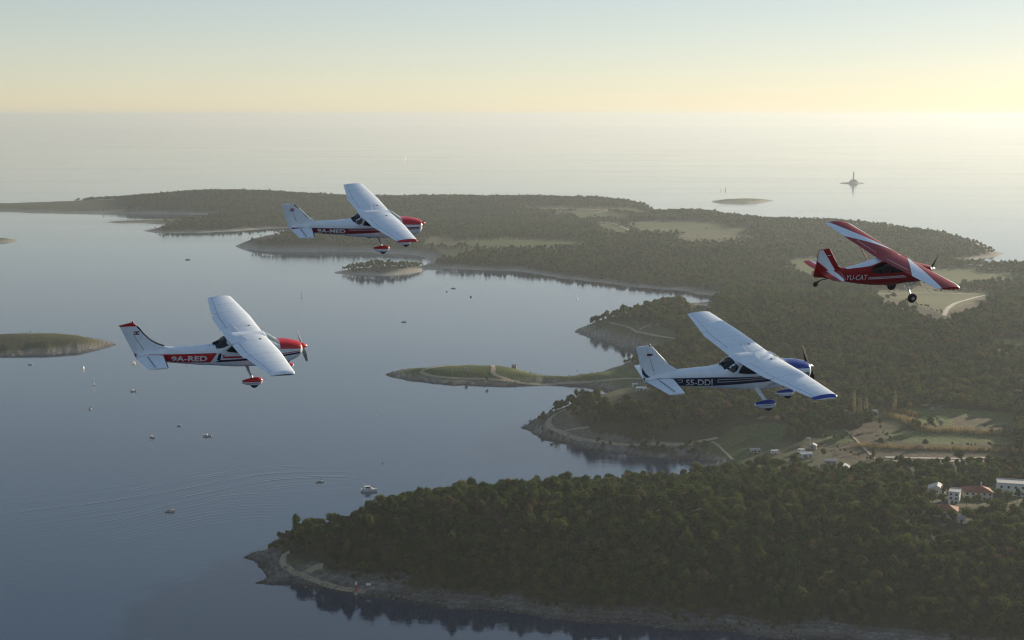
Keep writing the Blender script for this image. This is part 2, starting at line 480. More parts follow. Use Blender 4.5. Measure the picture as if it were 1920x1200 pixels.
COVER = np.full(NV * NU, -1)
jx = GP + np.stack([vnoise(GP[:, 0] / 9, GP[:, 1] / 9, 21, 3) - .5, vnoise(GP[:, 0] / 9, GP[:, 1] / 9, 22, 3) - .5], 1) * 9
jx = jx + np.stack([vnoise(GP[:, 0] / 40, GP[:, 1] / 40, 23, 3) - .5, vnoise(GP[:, 0] / 40, GP[:, 1] / 40, 24, 3) - .5], 1) * np.clip((GP[:, 1:] - 1300) / 12, 0, 90)
for k, poly in OPEN_W:
    lo, hi = poly.min(0) - 8, poly.max(0) + 8
    m = np.where(((GP > lo) & (GP < hi)).all(1))[0]
    if len(m):
        COVER[m[inside(jx[m] if k not in (SOIL, CROP) else GP[m], poly)]] = k
COVER = COVER.reshape(NV, NU)

# ---- terrain mesh with a ground-colour attribute (albedo only)
PAL = {-1: (0.040, 0.038, 0.022), GRASS: (0.056, 0.090, 0.021), DRY: (0.074, 0.092, 0.036), SOIL: (0.072, 0.060, 0.038),
       CROP: (0.074, 0.112, 0.028), SAND: (0.30, 0.275, 0.24), SCRUB: (0.068, 0.076, 0.036), ROCKY: (0.125, 0.118, 0.095)}
ALB = np.zeros((NV, NU, 3))
for k, c in PAL.items(): ALB[COVER == k] = c
n1 = vnoise(GX / (14 * SX), GYY / 12, 31, 4)[..., None]; n2 = vnoise(GX / 60, GYY / 60, 33, 3)[..., None]
ALB *= 0.65 + 0.7 * n1
rows_ = np.sin((GX * .92 + GYY * .39) * 2 * np.pi / 7.0)[..., None]
fld = ((COVER == SOIL) | (COVER == CROP))[..., None]
ALB = np.where(fld, ALB * (1 + .28 * rows_) * (0.75 + .5 * vnoise(GX / 45, GYY / 12, 36, 2)[..., None]), ALB)
ALB = ALB * (1 - .22 * n2) + np.array([0.13, 0.105, 0.055]) * .22 * n2
fr = np.clip((GYY - 1050) / 700, 0, 1)[..., None]      # bare pale limestone on the outer coast
shore_w = np.clip(1.25 - (DIST + 14 * (n1[..., 0] - .5)) / (12 + 8 * fr[..., 0]), 0, 1)[..., None]
rock = (np.array([0.185, 0.172, 0.165]) * (1 - fr) + np.array([0.33, 0.31, 0.27]) * fr) * (0.45 + 1.1 * vnoise(GX / (12 * SX), GYY / (4.5 * SX), 41, 3)[..., None] * (1 - .6 * fr) + .25 * fr)
ledge = np.sin((DIST + 5 * vnoise(GX / 22, GYY / 22, 45, 3)) * 1.9)[..., None]      # bedding of the rock shelves
rock = rock * (1 + .38 * ledge * (1 - fr)) * (0.8 + .5 * (1 - fr) * (vnoise(GX / (2.5 * SX), GYY / 3.5, 47, 2)[..., None]) + .25 * fr)
wet = np.clip(1.0 - (DIST - 1.0) / 5.5 + .9 * (vnoise(GX / 8, GYY / 8, 48, 2) - .5), 0, 1)[..., None]
rock = rock * (1 - .75 * wet * (1 - fr))
ALB = ALB * (1 - shore_w) + rock * shore_w

keep = DIST > -16
vid = -np.ones(NV * NU, int)
cell = keep[:-1, :-1] | keep[1:, :-1] | keep[:-1, 1:] | keep[1:, 1:]
ci, cj = np.where(cell)
quads = np.stack([ci * NU + cj, ci * NU + cj + 1, (ci + 1) * NU + cj + 1, (ci + 1) * NU + cj], 1)
used = np.unique(quads); vid[used] = np.arange(len(used))
tv = np.stack([GX.ravel()[used], GYY.ravel()[used], HGT.ravel()[used]], 1)
quads = vid[quads]
tme = bpy.data.meshes.new("terrain")
tme.vertices.add(len(tv)); tme.vertices.foreach_set("co", tv.ravel())
tme.loops.add(quads.size); tme.loops.foreach_set("vertex_index", quads.ravel())
tme.polygons.add(len(quads)); tme.polygons.foreach_set("loop_start", np.arange(0, quads.size, 4)); tme.polygons.foreach_set("loop_total", np.full(len(quads), 4))
tme.polygons.foreach_set("use_smooth", np.ones(len(quads), bool))
tme.update(); tme.validate()
at = tme.attributes.new("ground_cover", 'FLOAT_COLOR', 'POINT')
at.data.foreach_set("color", np.concatenate([ALB.reshape(-1, 3)[used], np.ones((len(used), 1))], 1).ravel())

m, nt, b = new_mat("rock, soil and grass ground")
a = node(nt, "ShaderNodeAttribute", attribute_name="ground_cover")
tc = node(nt, "ShaderNodeTexCoord")
nz = node(nt, "ShaderNodeTexNoise", Scale=0.45, Detail=6.0, Roughness=0.65)
nt.links.new(tc.outputs["Object"], nz.inputs["Vector"])
mr = node(nt, "ShaderNodeMapRange"); mr.inputs[1].default_value = .3; mr.inputs[2].default_value = .7; mr.inputs[3].default_value = .55; mr.inputs[4].default_value = 1.4
nt.links.new(nz.outputs[0], mr.inputs[0])
mx = node(nt, "ShaderNodeMix", data_type='RGBA', blend_type='MULTIPLY'); mx.inputs[0].default_value = 1.0
nt.links.new(a.outputs["Color"], mx.inputs[6]); nt.links.new(mr.outputs[0], mx.inputs[7])
nt.links.new(mx.outputs[2], b.inputs["Base Color"])
b.inputs["Roughness"].default_value = 0.95; b.inputs["Specular IOR Level"].default_value = 0.15
bp = node(nt, "ShaderNodeBump", Strength=0.8, Distance=0.6)
nt.links.new(nz.outputs[0], bp.inputs["Height"]); nt.links.new(bp.outputs[0], b.inputs["Normal"])
M['ground'] = m
tme.materials.append(m)
terrain = prop(link("terrain", tme), "rocky wooded coastline of headlands, coves and low islets", None, None, "structure")

# boulders strewn along the nearer shores
rb = np.random.RandomState(9); bm_ = MB(); sel = []
cand = np.where((DIST.ravel() > 0.6) & (DIST.ravel() < 11) & (GYY.ravel() < 1350) & (np.abs(GX.ravel() / GYY.ravel()) < .42))[0]
for i in rb.choice(cand, min(6500, len(cand)), replace=False):
    x, y = GP[i] + rb.randn(2) * .6; z = max(float(HGT.ravel()[i]), -.2); r_ = (.22 + .75 * rb.rand() ** 3) * (1.0 + .5 * (y > 900)); a0 = rb.rand() * 6.28
    q = [(x + r_ * math.cos(a0 + k * 1.257) * (.7 + .6 * rb.rand()), y + r_ * math.sin(a0 + k * 1.257) * (.7 + .6 * rb.rand()), z - .15 + .3 * r_ * rb.rand()) for k in range(5)] + [(x + .2 * r_ * rb.randn(), y + .2 * r_ * rb.randn(), z + r_ * (.4 + .4 * rb.rand()))]
    bm_.add(q, [(k, (k + 1) % 5, 5) for k in range(5)])
M['boulder'] = paint("limestone boulders", (0.18, 0.17, 0.16), 0.95, coat=0, scale=0.25, var=0.65)
prop(bm_.build("shore_rocks", [M['boulder']]), "loose grey limestone rocks strewn along the shores", None, None, "stuff")

# the lighthouse rock lies farther out than the survey grid
c = COASTS[4]; cen = c.mean(0)
mb = MB(); rings = []
for f, z in ((1.12, -1.5), (1.0, 0.15), (0.93, 1.2), (0.7, 2.2), (0.35, 3.0), (0.05, 3.3)):
    rings.append([(cen[0] + (p[0] - cen[0]) * f, cen[1] + (p[1] - cen[1]) * f, z + (0.3 * rng.rand() if z > 0 else 0)) for p in c])
rock_islet = mb.loft(rings).build("islet", [M['stone']], smooth=40)
prop(rock_islet, "flat rock islet under the distant lighthouse", None, None, "structure")

# ---- paths
M['dirt'] = paint("pale dirt", (0.36, 0.29, 0.20), 0.95, coat=0, scale=0.4, var=0.3)
M['gravel'] = paint("pale gravel", (0.40, 0.37, 0.32), 0.95, coat=0, scale=0.4, var=0.2)
PLAB = ["dirt track looping round the grassy spit", "pale track curving round the rocky wooded point above the cove", "short spur track into the wood on the rocky point",
 "pale track along the rocky tip of the nearest headland", "short dirt fork running into trees on the nearest headland", "track crossing the grey scrub of the middle headland",
 "small branch track on the middle headland", "curved pale road leaving the dry field under the red plane", "straight pale road along the dry field under the red plane",
 "upper of two pale lanes below the brown field", "lower of two pale lanes below the brown field", "pale track on the far green ridge", "short pale track joining the far ridge track",
 "bright track bend among far green fields", "narrow track between the ploughed fields", "narrow footpath across the meadow beside the cove", "track joining the cove path to the meadow"]
for (nm, w, Q), lab in zip(PATHS_W, PLAB):
    d = np.gradient(Q, axis=0); n = np.stack([-d[:, 1], d[:, 0]], 1); n /= np.linalg.norm(n, axis=1)[:, None] + 1e-9
    vv, ff = [], []
    for i in range(len(Q)):
        ww = w / 2 * (0.85 + 0.3 * random.Random(i * 7 + len(Q)).random())
        for s in (-1, 0, 1):
            p = Q[i] + n[i] * ww * s
            vv.append((p[0], p[1], float(height(p[0], p[1])) + 0.22 + (0.05 if s == 0 else 0)))
        if i: 
            k = i * 3
            ff += [(k - 3, k - 2, k + 1, k), (k - 2, k - 1, k + 2, k + 1)]
    o = link(nm, mesh_from(nm, vv, ff, M['dirt'] if nm == "dirt_path" else M['gravel'], smooth=True))
    prop(o, lab, None, None, "structure")

# ---- sea
m, nt, b = new_mat("calm sea water")
b.inputs["Base Color"].default_value = (0.006, 0.030, 0.072, 1)
b.inputs["IOR"].default_value = 1.75
geo = node(nt, "ShaderNodeNewGeometry")
mp1 = node(nt, "ShaderNodeMapping"); mp1.inputs["Rotation"].default_value = (0, 0, R(8)); mp1.inputs["Scale"].default_value = (0.10, 0.30, 1)
nt.links.new(geo.outputs["Position"], mp1.inputs[0])
w1 = node(nt, "ShaderNodeTexNoise", Scale=1.0, Detail=4.0, Roughness=0.55)
nt.links.new(mp1.outputs[0], w1.inputs["Vector"])
mp2 = node(nt, "ShaderNodeMapping"); mp2.inputs["Rotation"].default_value = (0, 0, R(-14)); mp2.inputs["Scale"].default_value = (0.4, 1.1, 1)
nt.links.new(geo.outputs["Position"], mp2.inputs[0])
w2 = node(nt, "ShaderNodeTexNoise", Scale=1.0, Detail=3.0, Roughness=0.5)
nt.links.new(mp2.outputs[0], w2.inputs["Vector"])
ad = node(nt, "ShaderNodeMath", operation='MULTIPLY_ADD'); ad.inputs[1].default_value = 0.35
nt.links.new(w2.outputs[0], ad.inputs[0]); nt.links.new(w1.outputs[0], ad.inputs[2])
# wind streaks and slicks: long bands of smoother and rougher water
mp3 = node(nt, "ShaderNodeMapping"); mp3.inputs["Rotation"].default_value = (0, 0, R(6)); mp3.inputs["Scale"].default_value = (0.0009, 0.0065, 1)
nt.links.new(geo.outputs["Position"], mp3.inputs[0])
w3 = node(nt, "ShaderNodeTexNoise", Scale=1.0, Detail=5.0, Roughness=0.6, Distortion=0.6)
nt.links.new(mp3.outputs[0], w3.inputs["Vector"])
sl = node(nt, "ShaderNodeMapRange"); sl.inputs[1].default_value = .38; sl.inputs[2].default_value = .62; sl.inputs[3].default_value = 0.03; sl.inputs[4].default_value = 0.09
nt.links.new(w3.outputs[0], sl.inputs[0]); nt.links.new(sl.outputs[0], b.inputs["Roughness"])
bs = node(nt, "ShaderNodeMapRange"); bs.inputs[1].default_value = .38; bs.inputs[2].default_value = .62; bs.inputs[3].default_value = 0.04; bs.inputs[4].default_value = 0.20
nt.links.new(w3.outputs[0], bs.inputs[0])
bp = node(nt, "ShaderNodeBump", Distance=0.45)
nt.links.new(bs.outputs[0], bp.inputs["Strength"]); nt.links.new(ad.outputs[0], bp.inputs["Height"]); nt.links.new(bp.outputs[0], b.inputs["Normal"])
M['water'] = m
SEA_R = 28000.0
rings = [0.0, 400, 900, 2000, 5000, 12000, SEA_R]; nseg = 64
vv = [(0, 0, 0)]; ff = []
for k, r_ in enumerate(rings[1:]):
    vv += [(r_ * math.cos(2 * math.pi * j / nseg), r_ * math.sin(2 * math.pi * j / nseg), 0) for j in range(nseg)]
    for j in range(nseg):
        a_, b_ = 1 + k * nseg + j, 1 + k * nseg + (j + 1) % nseg
        ff.append((0, a_, b_) if k == 0 else (a_ - nseg, a_, b_, b_ - nseg))
sea = link("sea", mesh_from("sea", vv, ff, M['water']))
prop(sea, "calm blue sea with faint wind streaks", None, None, "structure")

# ---- boat wakes: low crests that have rolled out from passing boats
def ridge(mb, pts, hgt, wid, seed):
    rr = np.random.RandomState(seed); Q = np.array(pts, float)
    dense = []
    for i in range(len(Q) - 1):
        p0, p1, p2, p3 = Q[max(i - 1, 0)], Q[i], Q[i + 1], Q[min(i + 2, len(Q) - 1)]
        n = max(2, int(np.linalg.norm(p2 - p1) / 2.5))
        for t in np.linspace(0, 1, n, endpoint=False):
            dense.append(.5 * (2 * p1 + (p2 - p0) * t + (2 * p0 - 5 * p1 + 4 * p2 - p3) * t * t + (3 * p1 - p0 - 3 * p2 + p3) * t ** 3))
    Q = np.array(dense)
    d = np.gradient(Q, axis=0); nn = np.stack([-d[:, 1], d[:, 0]], 1); nn /= np.linalg.norm(nn, axis=1)[:, None] + 1e-9
    ph = rr.rand() * 6
    prof = [(-1, -.01), (-.5, .5), (0, 1), (.5, .5), (1, -.01)]
    v, f = [], []
    for i in range(len(Q)):
        e = min(1, i / 10, (len(Q) - 1 - i) / 10)
        a_ = hgt * e * (0.35 + 0.65 * (0.5 + 0.5 * math.sin(i * .33 + ph)) * (0.5 + 0.5 * math.sin(i * .05 + ph * 2)))
        for s, z in prof:
            p = Q[i] + nn[i] * wid * s
            v.append((p[0], p[1], z * a_ + 0.004))
        if i:
            k = i * 5
            for j in range(4): f.append((k - 5 + j, k - 4 + j, k + 1 + j, k + j))
    mb.add(v, f)
wk = MB()
base = [(-60, 984), (0, 972), (120, 957), (240, 940), (330, 923), (410, 907), (470, 897), (540, 892), (610, 891), (670, 896)]
for k in range(16):
    dy = (k - 5) * 5.6 + 2.2 * math.sin(k * 2.7)
    amp = (0.18 * math.exp(-abs(k - 5) / 4.0) + .03) * (0.6 + .5 * math.sin(k * 1.9) ** 2)
    pts = [sea_pt(px + k * 6, py + dy * (1.25 - px / 1400)) for px, py in base]
    ridge(wk, pts, amp, 1.3, k)
for k in range(10):
    pts = [sea_pt(px, py + k * 5.5) for px, py in ((180, 985), (260, 962), (340, 943), (420, 930), (500, 925), (580, 924))]
    ridge(wk, pts, 0.12, 1.1, 50 + k)
o = wk.build("wake", [M['water']], smooth=80)
prop(o, "curved wake ripples rolling across the near bay", None, None, "structure")
# ------------------------------------------------------------------ trees
def leaf_mat(name, c0, c1, c2, trans=0.3, dry=None):
    m, nt, b = new_mat(name)
    oi = node(nt, "ShaderNodeObjectInfo")
    rp = node(nt, "ShaderNodeValToRGB")
    e = rp.color_ramp.elements
    e[0].position = 0.0; e[0].color = (*c0, 1); e[1].position = 1.0; e[1].color = (*c2, 1)
    k = e.new(0.55); k.color = (*c1, 1)
    if dry:
        e[-1].position = 0.92; k = e.new(0.955); k.color = (*dry, 1)      # a few dry, brownish crowns
    nt.links.new(oi.outputs["Random"], rp.inputs[0])
    tc = node(nt, "ShaderNodeTexCoord")
    nz = node(nt, "ShaderNodeTexNoise", Scale=0.9, Detail=4.0)
    nt.links.new(tc.outputs["Object"], nz.inputs["Vector"])
    mr = node(nt, "ShaderNodeMapRange"); mr.inputs[1].default_value = .3; mr.inputs[2].default_value = .7; mr.inputs[3].default_value = .6; mr.inputs[4].default_value = 1.45
    nt.links.new(nz.outputs[0], mr.inputs[0])
    mx = node(nt, "ShaderNodeMix", data_type='RGBA', blend_type='MULTIPLY'); mx.inputs[0].default_value = 1.0
    nt.links.new(rp.outputs[0], mx.inputs[6]); nt.links.new(mr.outputs[0], mx.inputs[7])
    df = node(nt, "ShaderNodeBsdfDiffuse"); tr = node(nt, "ShaderNodeBsdfTranslucent"); sh = node(nt, "ShaderNodeMixShader"); sh.inputs[0].default_value = trans
    nt.links.new(mx.outputs[2], df.inputs[0]); nt.links.new(mx.outputs[2], tr.inputs[0])
    nt.links.new(df.outputs[0], sh.inputs[1]); nt.links.new(tr.outputs[0], sh.inputs[2])
    nt.nodes.remove(b)
    nt.links.new(sh.outputs[0], nt.nodes["Material Output"].inputs["Surface"])
    return m
M['leaf'] = leaf_mat("evergreen foliage", (0.030, 0.060, 0.018), (0.054, 0.088, 0.024), (0.092, 0.120, 0.034), 0.42, (0.125, 0.098, 0.050))
M['leaf2'] = leaf_mat("olive foliage", (0.058, 0.082, 0.024), (0.088, 0.118, 0.032), (0.115, 0.118, 0.040), 0.42, (0.13, 0.10, 0.055))
M['bark'] = paint("tree bark", (0.10, 0.075, 0.055), 0.95, coat=0, scale=1.0, var=0.4)
M['twig'] = leaf_mat("bare tan twigs", (0.19, 0.165, 0.105), (0.23, 0.195, 0.125), (0.26, 0.225, 0.145), 0.35)
M['blossom'] = leaf_mat("white spring blossom", (0.28, 0.25, 0.19), (0.40, 0.37, 0.30), (0.50, 0.47, 0.40), 0.3)
M['reed'] = leaf_mat("dry reeds", (0.17, 0.125, 0.05), (0.22, 0.165, 0.07), (0.25, 0.20, 0.09), 0.35)
M['rust'] = leaf_mat("rusty leaves", (0.12, 0.05, 0.025), (0.15, 0.065, 0.03), (0.18, 0.08, 0.04), 0.3)

def crown_mesh(name, seed, h, r, z0, lobes, leaves, size, mat, flat=0.7, core=True):
    """foliage spread over several lobes: many small tilted leaf clumps around a solid heart"""
    rr = np.random.RandomState(seed); v, f = [], []
    cs = []
    for i in range(lobes):
        a = rr.rand() * 6.283; q = math.sqrt(rr.rand()) * r * 0.62
        zc = z0 + (h - z0) * (0.25 + 0.62 * rr.rand() * (1 - 0.45 * q / r))
        cs.append((q * math.cos(a), q * math.sin(a), zc, r * (0.36 + 0.24 * rr.rand())))
    cs.append((0, 0, z0 + (h - z0) * .72, r * .5))
    wts = np.array([c[3] ** 2 for c in cs]); wts /= wts.sum()
    for i in range(leaves):
        c = cs[rr.choice(len(cs), p=wts)]
        d = rr.randn(3); d /= np.linalg.norm(d)
        if d[2] < -0.35: d[2] = -d[2]
        rad = c[3] * (0.66 + 0.56 * rr.rand() ** 1.4)
        p = np.array([c[0] + d[0] * rad, c[1] + d[1] * rad, c[2] + d[2] * rad * flat])
        n = d + rr.randn(3) * 0.33; n /= np.linalg.norm(n)
        t = np.cross(n, rr.randn(3)); t /= np.linalg.norm(t) + 1e-9; b = np.cross(n, t)
        s = size * (0.6 + 0.8 * rr.rand()); k = len(v)
        v += [p + t * s * .5, p + b * s * .42 + n * s * .12, p - t * s * .5, p - b * s * .42 + n * s * .12]
        f += [(k, k + 1, k + 2, k + 3)]
    if core:
        for c in cs:
            k = len(v); R_ = c[3] * 0.68
            ring = [(0, 0, 1)] + [(math.cos(t) * .9, math.sin(t) * .9, .4) for t in np.arange(5) * 1.2566] + [(math.cos(t) * .9, math.sin(t) * .9, -.45) for t in np.arange(5) * 1.2566 + .6] + [(0, 0, -1)]
            v += [np.array([c[0] + p[0] * R_, c[1] + p[1] * R_, c[2] + p[2] * R_ * flat]) for p in ring]
            for j in range(5):
                j2 = (j + 1) % 5
                f += [(k, k + 1 + j, k + 1 + j2), (k + 1 + j, k + 6 + j, k + 1 + j2), (k + 1 + j2, k + 6 + j, k + 6 + j2), (k + 11, k + 6 + j2, k + 6 + j)]
    return mesh_from(name, v, f, mat)

def trunk_mesh(name, seed, h, r):
    rr = np.random.RandomState(seed); mb = MB()
    top = (rr.randn() * .3, rr.randn() * .3, h)
    mb.tube([(0, 0, -0.6), (top[0] * .2, top[1] * .2, h * .45), top], [r, r * .75, r * .35], 6)
    for i in range(3):
        a = rr.rand() * 6.28; z = h * (.5 + .12 * i); L = h * .3
        mb.tube([(top[0] * .3, top[1] * .3, z), (math.cos(a) * L, math.sin(a) * L, z + L * .8)], [r * .4, r * .15], 5)
    me = mesh_from(name, mb.v, mb.f, M['bark']); return me

KINDS = []
for i, (h, r, z0, lob, flat) in enumerate([(10.5, 3.4, 2.6, 8, .95), (9.0, 3.7, 2.2, 9, .8), (12.5, 3.0, 3.2, 8, 1.15), (8.2, 3.1, 1.8, 7, .9), (11.0, 4.0, 3.4, 10, .72), (7.0, 2.6, 1.2, 6, .95)]):
    KINDS.append((crown_mesh("crown", 100 + i, h, r, z0, lob, 620, 0.80, M['leaf2' if i in (1, 5) else 'leaf'], flat), trunk_mesh("trunk", 200 + i, h * .72, .22)))

# scatter positions on wooded ground
rs = np.random.RandomState(5)
def scatter(y0, y1, step):
    ys = np.arange(y0, y1, step); out = []
    for y in ys:
        xs = np.arange(U[0] * y, U[-1] * y, step)
        out.append(np.stack([xs, np.full(len(xs), y)], 1))
    P = np.concatenate(out); P += (rs.rand(*P.shape) - .5) * step * 0.95
    return P
TREES = []
path_pts = np.concatenate([Q for _, _, Q in PATHS_W])
for y0, y1, step, sc in ((480, 1000, 4.3, 0.82), (1000, 1500, 4.7, 0.80), (1500, 2100, 5.6, 0.76), (2100, 3560, 6.0, 0.66)):
    P = scatter(y0, y1, step)
    P = P[(P[:, 1] > GY[0] + 2) & (P[:, 1] < GY[-1] - 5)]
    d = sample(DIST, P[:, 0], P[:, 1])
    edge = 5.5 + np.clip((P[:, 1] - 1300) / 130, 0, 12) + 8 * (vnoise(P[:, 0] / 18, P[:, 1] / 18, 77, 2) - .5) * 2 + rs.rand(len(P)) * 3
    ok = d > edge
    i_ = np.clip(np.round((s_of_y(P[:, 1]) - S[0]) / (S[1] - S[0])).astype(int), 0, NV - 1)
    j_ = np.clip(np.round((P[:, 0] / P[:, 1] - U[0]) / (U[1] - U[0])).astype(int), 0, NU - 1)
    cov = COVER[i_, j_]
    ok &= (cov < 0) | ((cov == SCRUB) & (rs.rand(len(P)) < np.where(P[:, 0] / P[:, 1] < -.24, np.where(P[:, 1] < 1600, .22, .12), .42))) | ((cov >= 0) & (cov != ROCKY) & (cov != SAND) & (P[:, 1] > 1300) & (P[:, 0] / P[:, 1] > -.24) & (rs.rand(len(P)) < np.where(P[:, 1] > 1700, .30, .13))) | ((cov == GRASS) & (rs.rand(len(P)) < .05) & (d > 6) & (P[:, 1] < 1300))
    # open ground that the view shows stays unscreened: no tall trees right in front of it
    pz = height(P[:, 0], P[:, 1])
    for hh in (3.5, 7.5):
        q = P * (CAM_H / (CAM_H - pz - hh * sc))[:, None]
        q *= ((CAM_H - height(q[:, 0], np.minimum(q[:, 1], GY[-1] - 5))) / CAM_H)[:, None]
        qi = np.clip(np.round((s_of_y(q[:, 1]) - S[0]) / (S[1] - S[0])).astype(int), 0, NV - 1)
        qj = np.clip(np.round((q[:, 0] / q[:, 1] - U[0]) / (U[1] - U[0])).astype(int), 0, NU - 1)
        cq = COVER[qi, qj]
        ok &= (sample(DIST, q[:, 0], np.minimum(q[:, 1], GY[-1] - 5)) > -3) | (P[:, 1] < 1900) | (P[:, 1] > 3000) | (P[:, 0] / P[:, 1] > -.13) | (rs.rand(len(P)) < .15)
        ok &= (cq < 0) | ((cq == SCRUB) & (cov < 0)) | (rs.rand(len(P)) < .06)
    P, d, cov = P[ok], d[ok], cov[ok]
    dp = np.full(len(P), 1e9)
    for q in path_pts: 
        dp = np.minimum(dp, (P[:, 0] - q[0]) ** 2 + (P[:, 1] - q[1]) ** 2)
    for sx, sy, sr in SITES:
        g = ground_pt(sx, sy)
        dp[((P - g[:2]) ** 2).sum(1) < sr ** 2] = 0
    k = dp > 4.6 ** 2
    k &= (vnoise(P[:, 0] / 15, P[:, 1] / 15, 97, 2) > .20) | (d < 25)
    P, d, cov = P[k], d[k], cov[k]
    big = vnoise(P[:, 0] / 90, P[:, 1] / 90, 91, 3)
    s = sc * (0.55 + 0.62 * rs.rand(len(P)) ** 1.3 + .3 * (big - .5) + .28 * (rs.rand(len(P)) < .12)) * np.clip(.42 + (d - 3) / 24, .4, 1.0)
    s = np.where(cov >= 0, s * np.where((P[:, 0] / P[:, 1] < -.24) | ((cov == GRASS) & (P[:, 1] < 1300)), .10 + .12 * rs.rand(len(P)), .40 + .25 * rs.rand(len(P))), s)
    for p, ss, bg in zip(P, s, big): TREES.append((p[0], p[1], ss, bg))
for line in ([(1545,804),(1604,829)], [(1652,806),(1672,831)], [(1548,826),(1602,832)], [(1560,842),(1640,868)], [(1668,870),(1850,871)], [(1700,803),(1780,805)], [(1760,836),(1890,842)], [(1740,548),(1862,546)], [(1690,566),(1765,590)], [(870,452),(1050,447)], [(900,466),(1060,463)], [(1275,452),(1400,450)]):
    a, b = ground_pt(*line[0])[:2], ground_pt(*line[1])[:2]; L = np.linalg.norm(b - a)      # hedges and field-edge bushes
    for i in range(int(L / 3.2)):
        if rs.rand() < .62:
            q = a + (b - a) * (i + rs.rand()) * 3.2 / L + rs.randn(2) * 1.2
            TREES.append((q[0], q[1], .20 + .26 * rs.rand() ** 2, .5))
TREES = np.array(TREES)
TZ = height(TREES[:, 0], TREES[:, 1])
print("trees", len(TREES))

# the trees that show largest: single things; the rest: one wood
depth = TREES[:, 1]
u_ = TREES[:, 0] / depth
tall = TREES[:, 2]
inframe = (np.abs(u_) < 0.392) & (FOCAL * (CAM_H - TZ - 8) / depth + 216 < 1185)
inframe &= ~((FOCAL * (CAM_H - TZ - 4) / depth + 216 > 1100) & (u_ > 0.1))
score = np.where(inframe, tall / depth, 0)
order = np.argsort(-score)
N_SINGLE = 286
single = np.zeros(len(TREES), bool); single[order[:N_SINGLE]] = True
patch = vnoise(TREES[:, 0] / 55, TREES[:, 1] / 55, 95, 3)
kind_of = np.where(rs.rand(len(TREES)) < np.clip((patch - .42) * 3.2, .06, .8), rs.choice([1, 5], len(TREES), p=[.65, .35]), rs.choice([0, 2, 3, 4], len(TREES), p=[.32, .26, .22, .20]))
rot_of = rs.rand(len(TREES)) * 6.283
FORM = ("tall full-crowned dark", "broad olive-green", "very tall slim dark", "short round dark", "wide flat-crowned dark", "small olive-green")
def tree_label(i):
    """form of the crown, then where in the wood it stands"""
    x, y = TREES[i, 0], TREES[i, 1]
    row = "near its lower shore" if y < 655 else ("midway up the wood" if y < 730 else "on its skyline before the bay")
    part_ = "left" if x / y < -.045 else ("middle" if x / y < .15 else "right")
    return "%s tree %s, %s of nearest headland" % (FORM[kind_of[i]], row, part_)
TREE_GROUP = "evergreen trees of the nearest headland wood"
first = {}
for i in order[:N_SINGLE]:
    x, y, s, _ = TREES[i]; k = int(kind_of[i])
    if k not in first:
        t = empty("evergreen_tree", (x, y, TZ[i] - .1), rot_of[i]); t.scale = (s, s, s)
        link("crown", KINDS[k][0], t); link("trunk", KINDS[k][1], t)
        first[k] = t
    else:
        t = first[k].copy(); COL.objects.link(t)
        t.location = (x, y, TZ[i] - .1); t.rotation_euler = (0, 0, rot_of[i]); t.scale = (s, s, s * (0.9 + .25 * rs.rand()))
        for ch in first[k].children:
            c_ = ch.copy(); COL.objects.link(c_); c_.parent = t
    prop(t, tree_label(i), "tree", TREE_GROUP)

def leaf_cards(name, seed, h, r, z0, lobes, leaves, size, mat):
    return crown_mesh(name, seed, h, r, z0, lobes, leaves, size, mat)

rest = np.where(~single)[0]
fme = bpy.data.meshes.new("forest")
fv = np.stack([TREES[rest, 0], TREES[rest, 1], TZ[rest] - .15], 1)
fme.vertices.add(len(fv)); fme.vertices.foreach_set("co", fv.ravel())
for nm, typ, val in (("tree_size", 'FLOAT', TREES[rest, 2]), ("tree_turn", 'FLOAT', rot_of[rest]), ("tree_kind", 'INT', kind_of[rest])):
    a_ = fme.attributes.new(nm, typ, 'POINT'); a_.data.foreach_set("value", val.astype(np.int32 if typ == 'INT' else np.float32))
fme.update()
forest = link("forest", fme)
prop(forest, "dense dark evergreen wood covering the headlands and far ridges", None, None, "stuff")
ng = bpy.data.node_groups.new("forest trees", 'GeometryNodeTree')
ng.interface.new_socket("Geometry", in_out='INPUT', socket_type='NodeSocketGeometry')
ng.interface.new_socket("Geometry", in_out='OUTPUT', socket_type='NodeSocketGeometry')
gi = ng.nodes.new("NodeGroupInput"); go = ng.nodes.new("NodeGroupOutput")
m2p = ng.nodes.new("GeometryNodeMeshToPoints")
ng.links.new(gi.outputs[0], m2p.inputs["Mesh"])
iop = ng.nodes.new("GeometryNodeInstanceOnPoints")
ng.links.new(m2p.outputs[0], iop.inputs["Points"])
g2i = ng.nodes.new("GeometryNodeGeometryToInstance")
for k in range(5, -1, -1):
    oi = ng.nodes.new("GeometryNodeObjectInfo"); oi.transform_space = 'ORIGINAL'
    oi.inputs["Object"].default_value = [c for c in first[k].children if c.name.startswith("crown")][0]
    gk = ng.nodes.new("GeometryNodeGeometryToInstance")
    ng.links.new(oi.outputs["Geometry"], gk.inputs[0])
    if k == 5: jn = ng.nodes.new("GeometryNodeJoinGeometry")
    ng.links.new(gk.outputs[0], jn.inputs[0])
ng.links.new(jn.outputs[0], iop.inputs["Instance"])
iop.inputs["Pick Instance"].default_value = True
def named(nm, typ):
    n = ng.nodes.new("GeometryNodeInputNamedAttribute"); n.data_type = typ; n.inputs["Name"].default_value = nm
    return [o_ for o_ in n.outputs if o_.enabled and o_.name == "Attribute"][0]
ng.links.new(named("tree_kind", 'INT'), iop.inputs["Instance Index"])
cx = ng.nodes.new("ShaderNodeCombineXYZ"); ng.links.new(named("tree_turn", 'FLOAT'), cx.inputs[2])
ng.links.new(cx.outputs[0], iop.inputs["Rotation"])
ng.links.new(named("tree_size", 'FLOAT'), iop.inputs["Scale"])
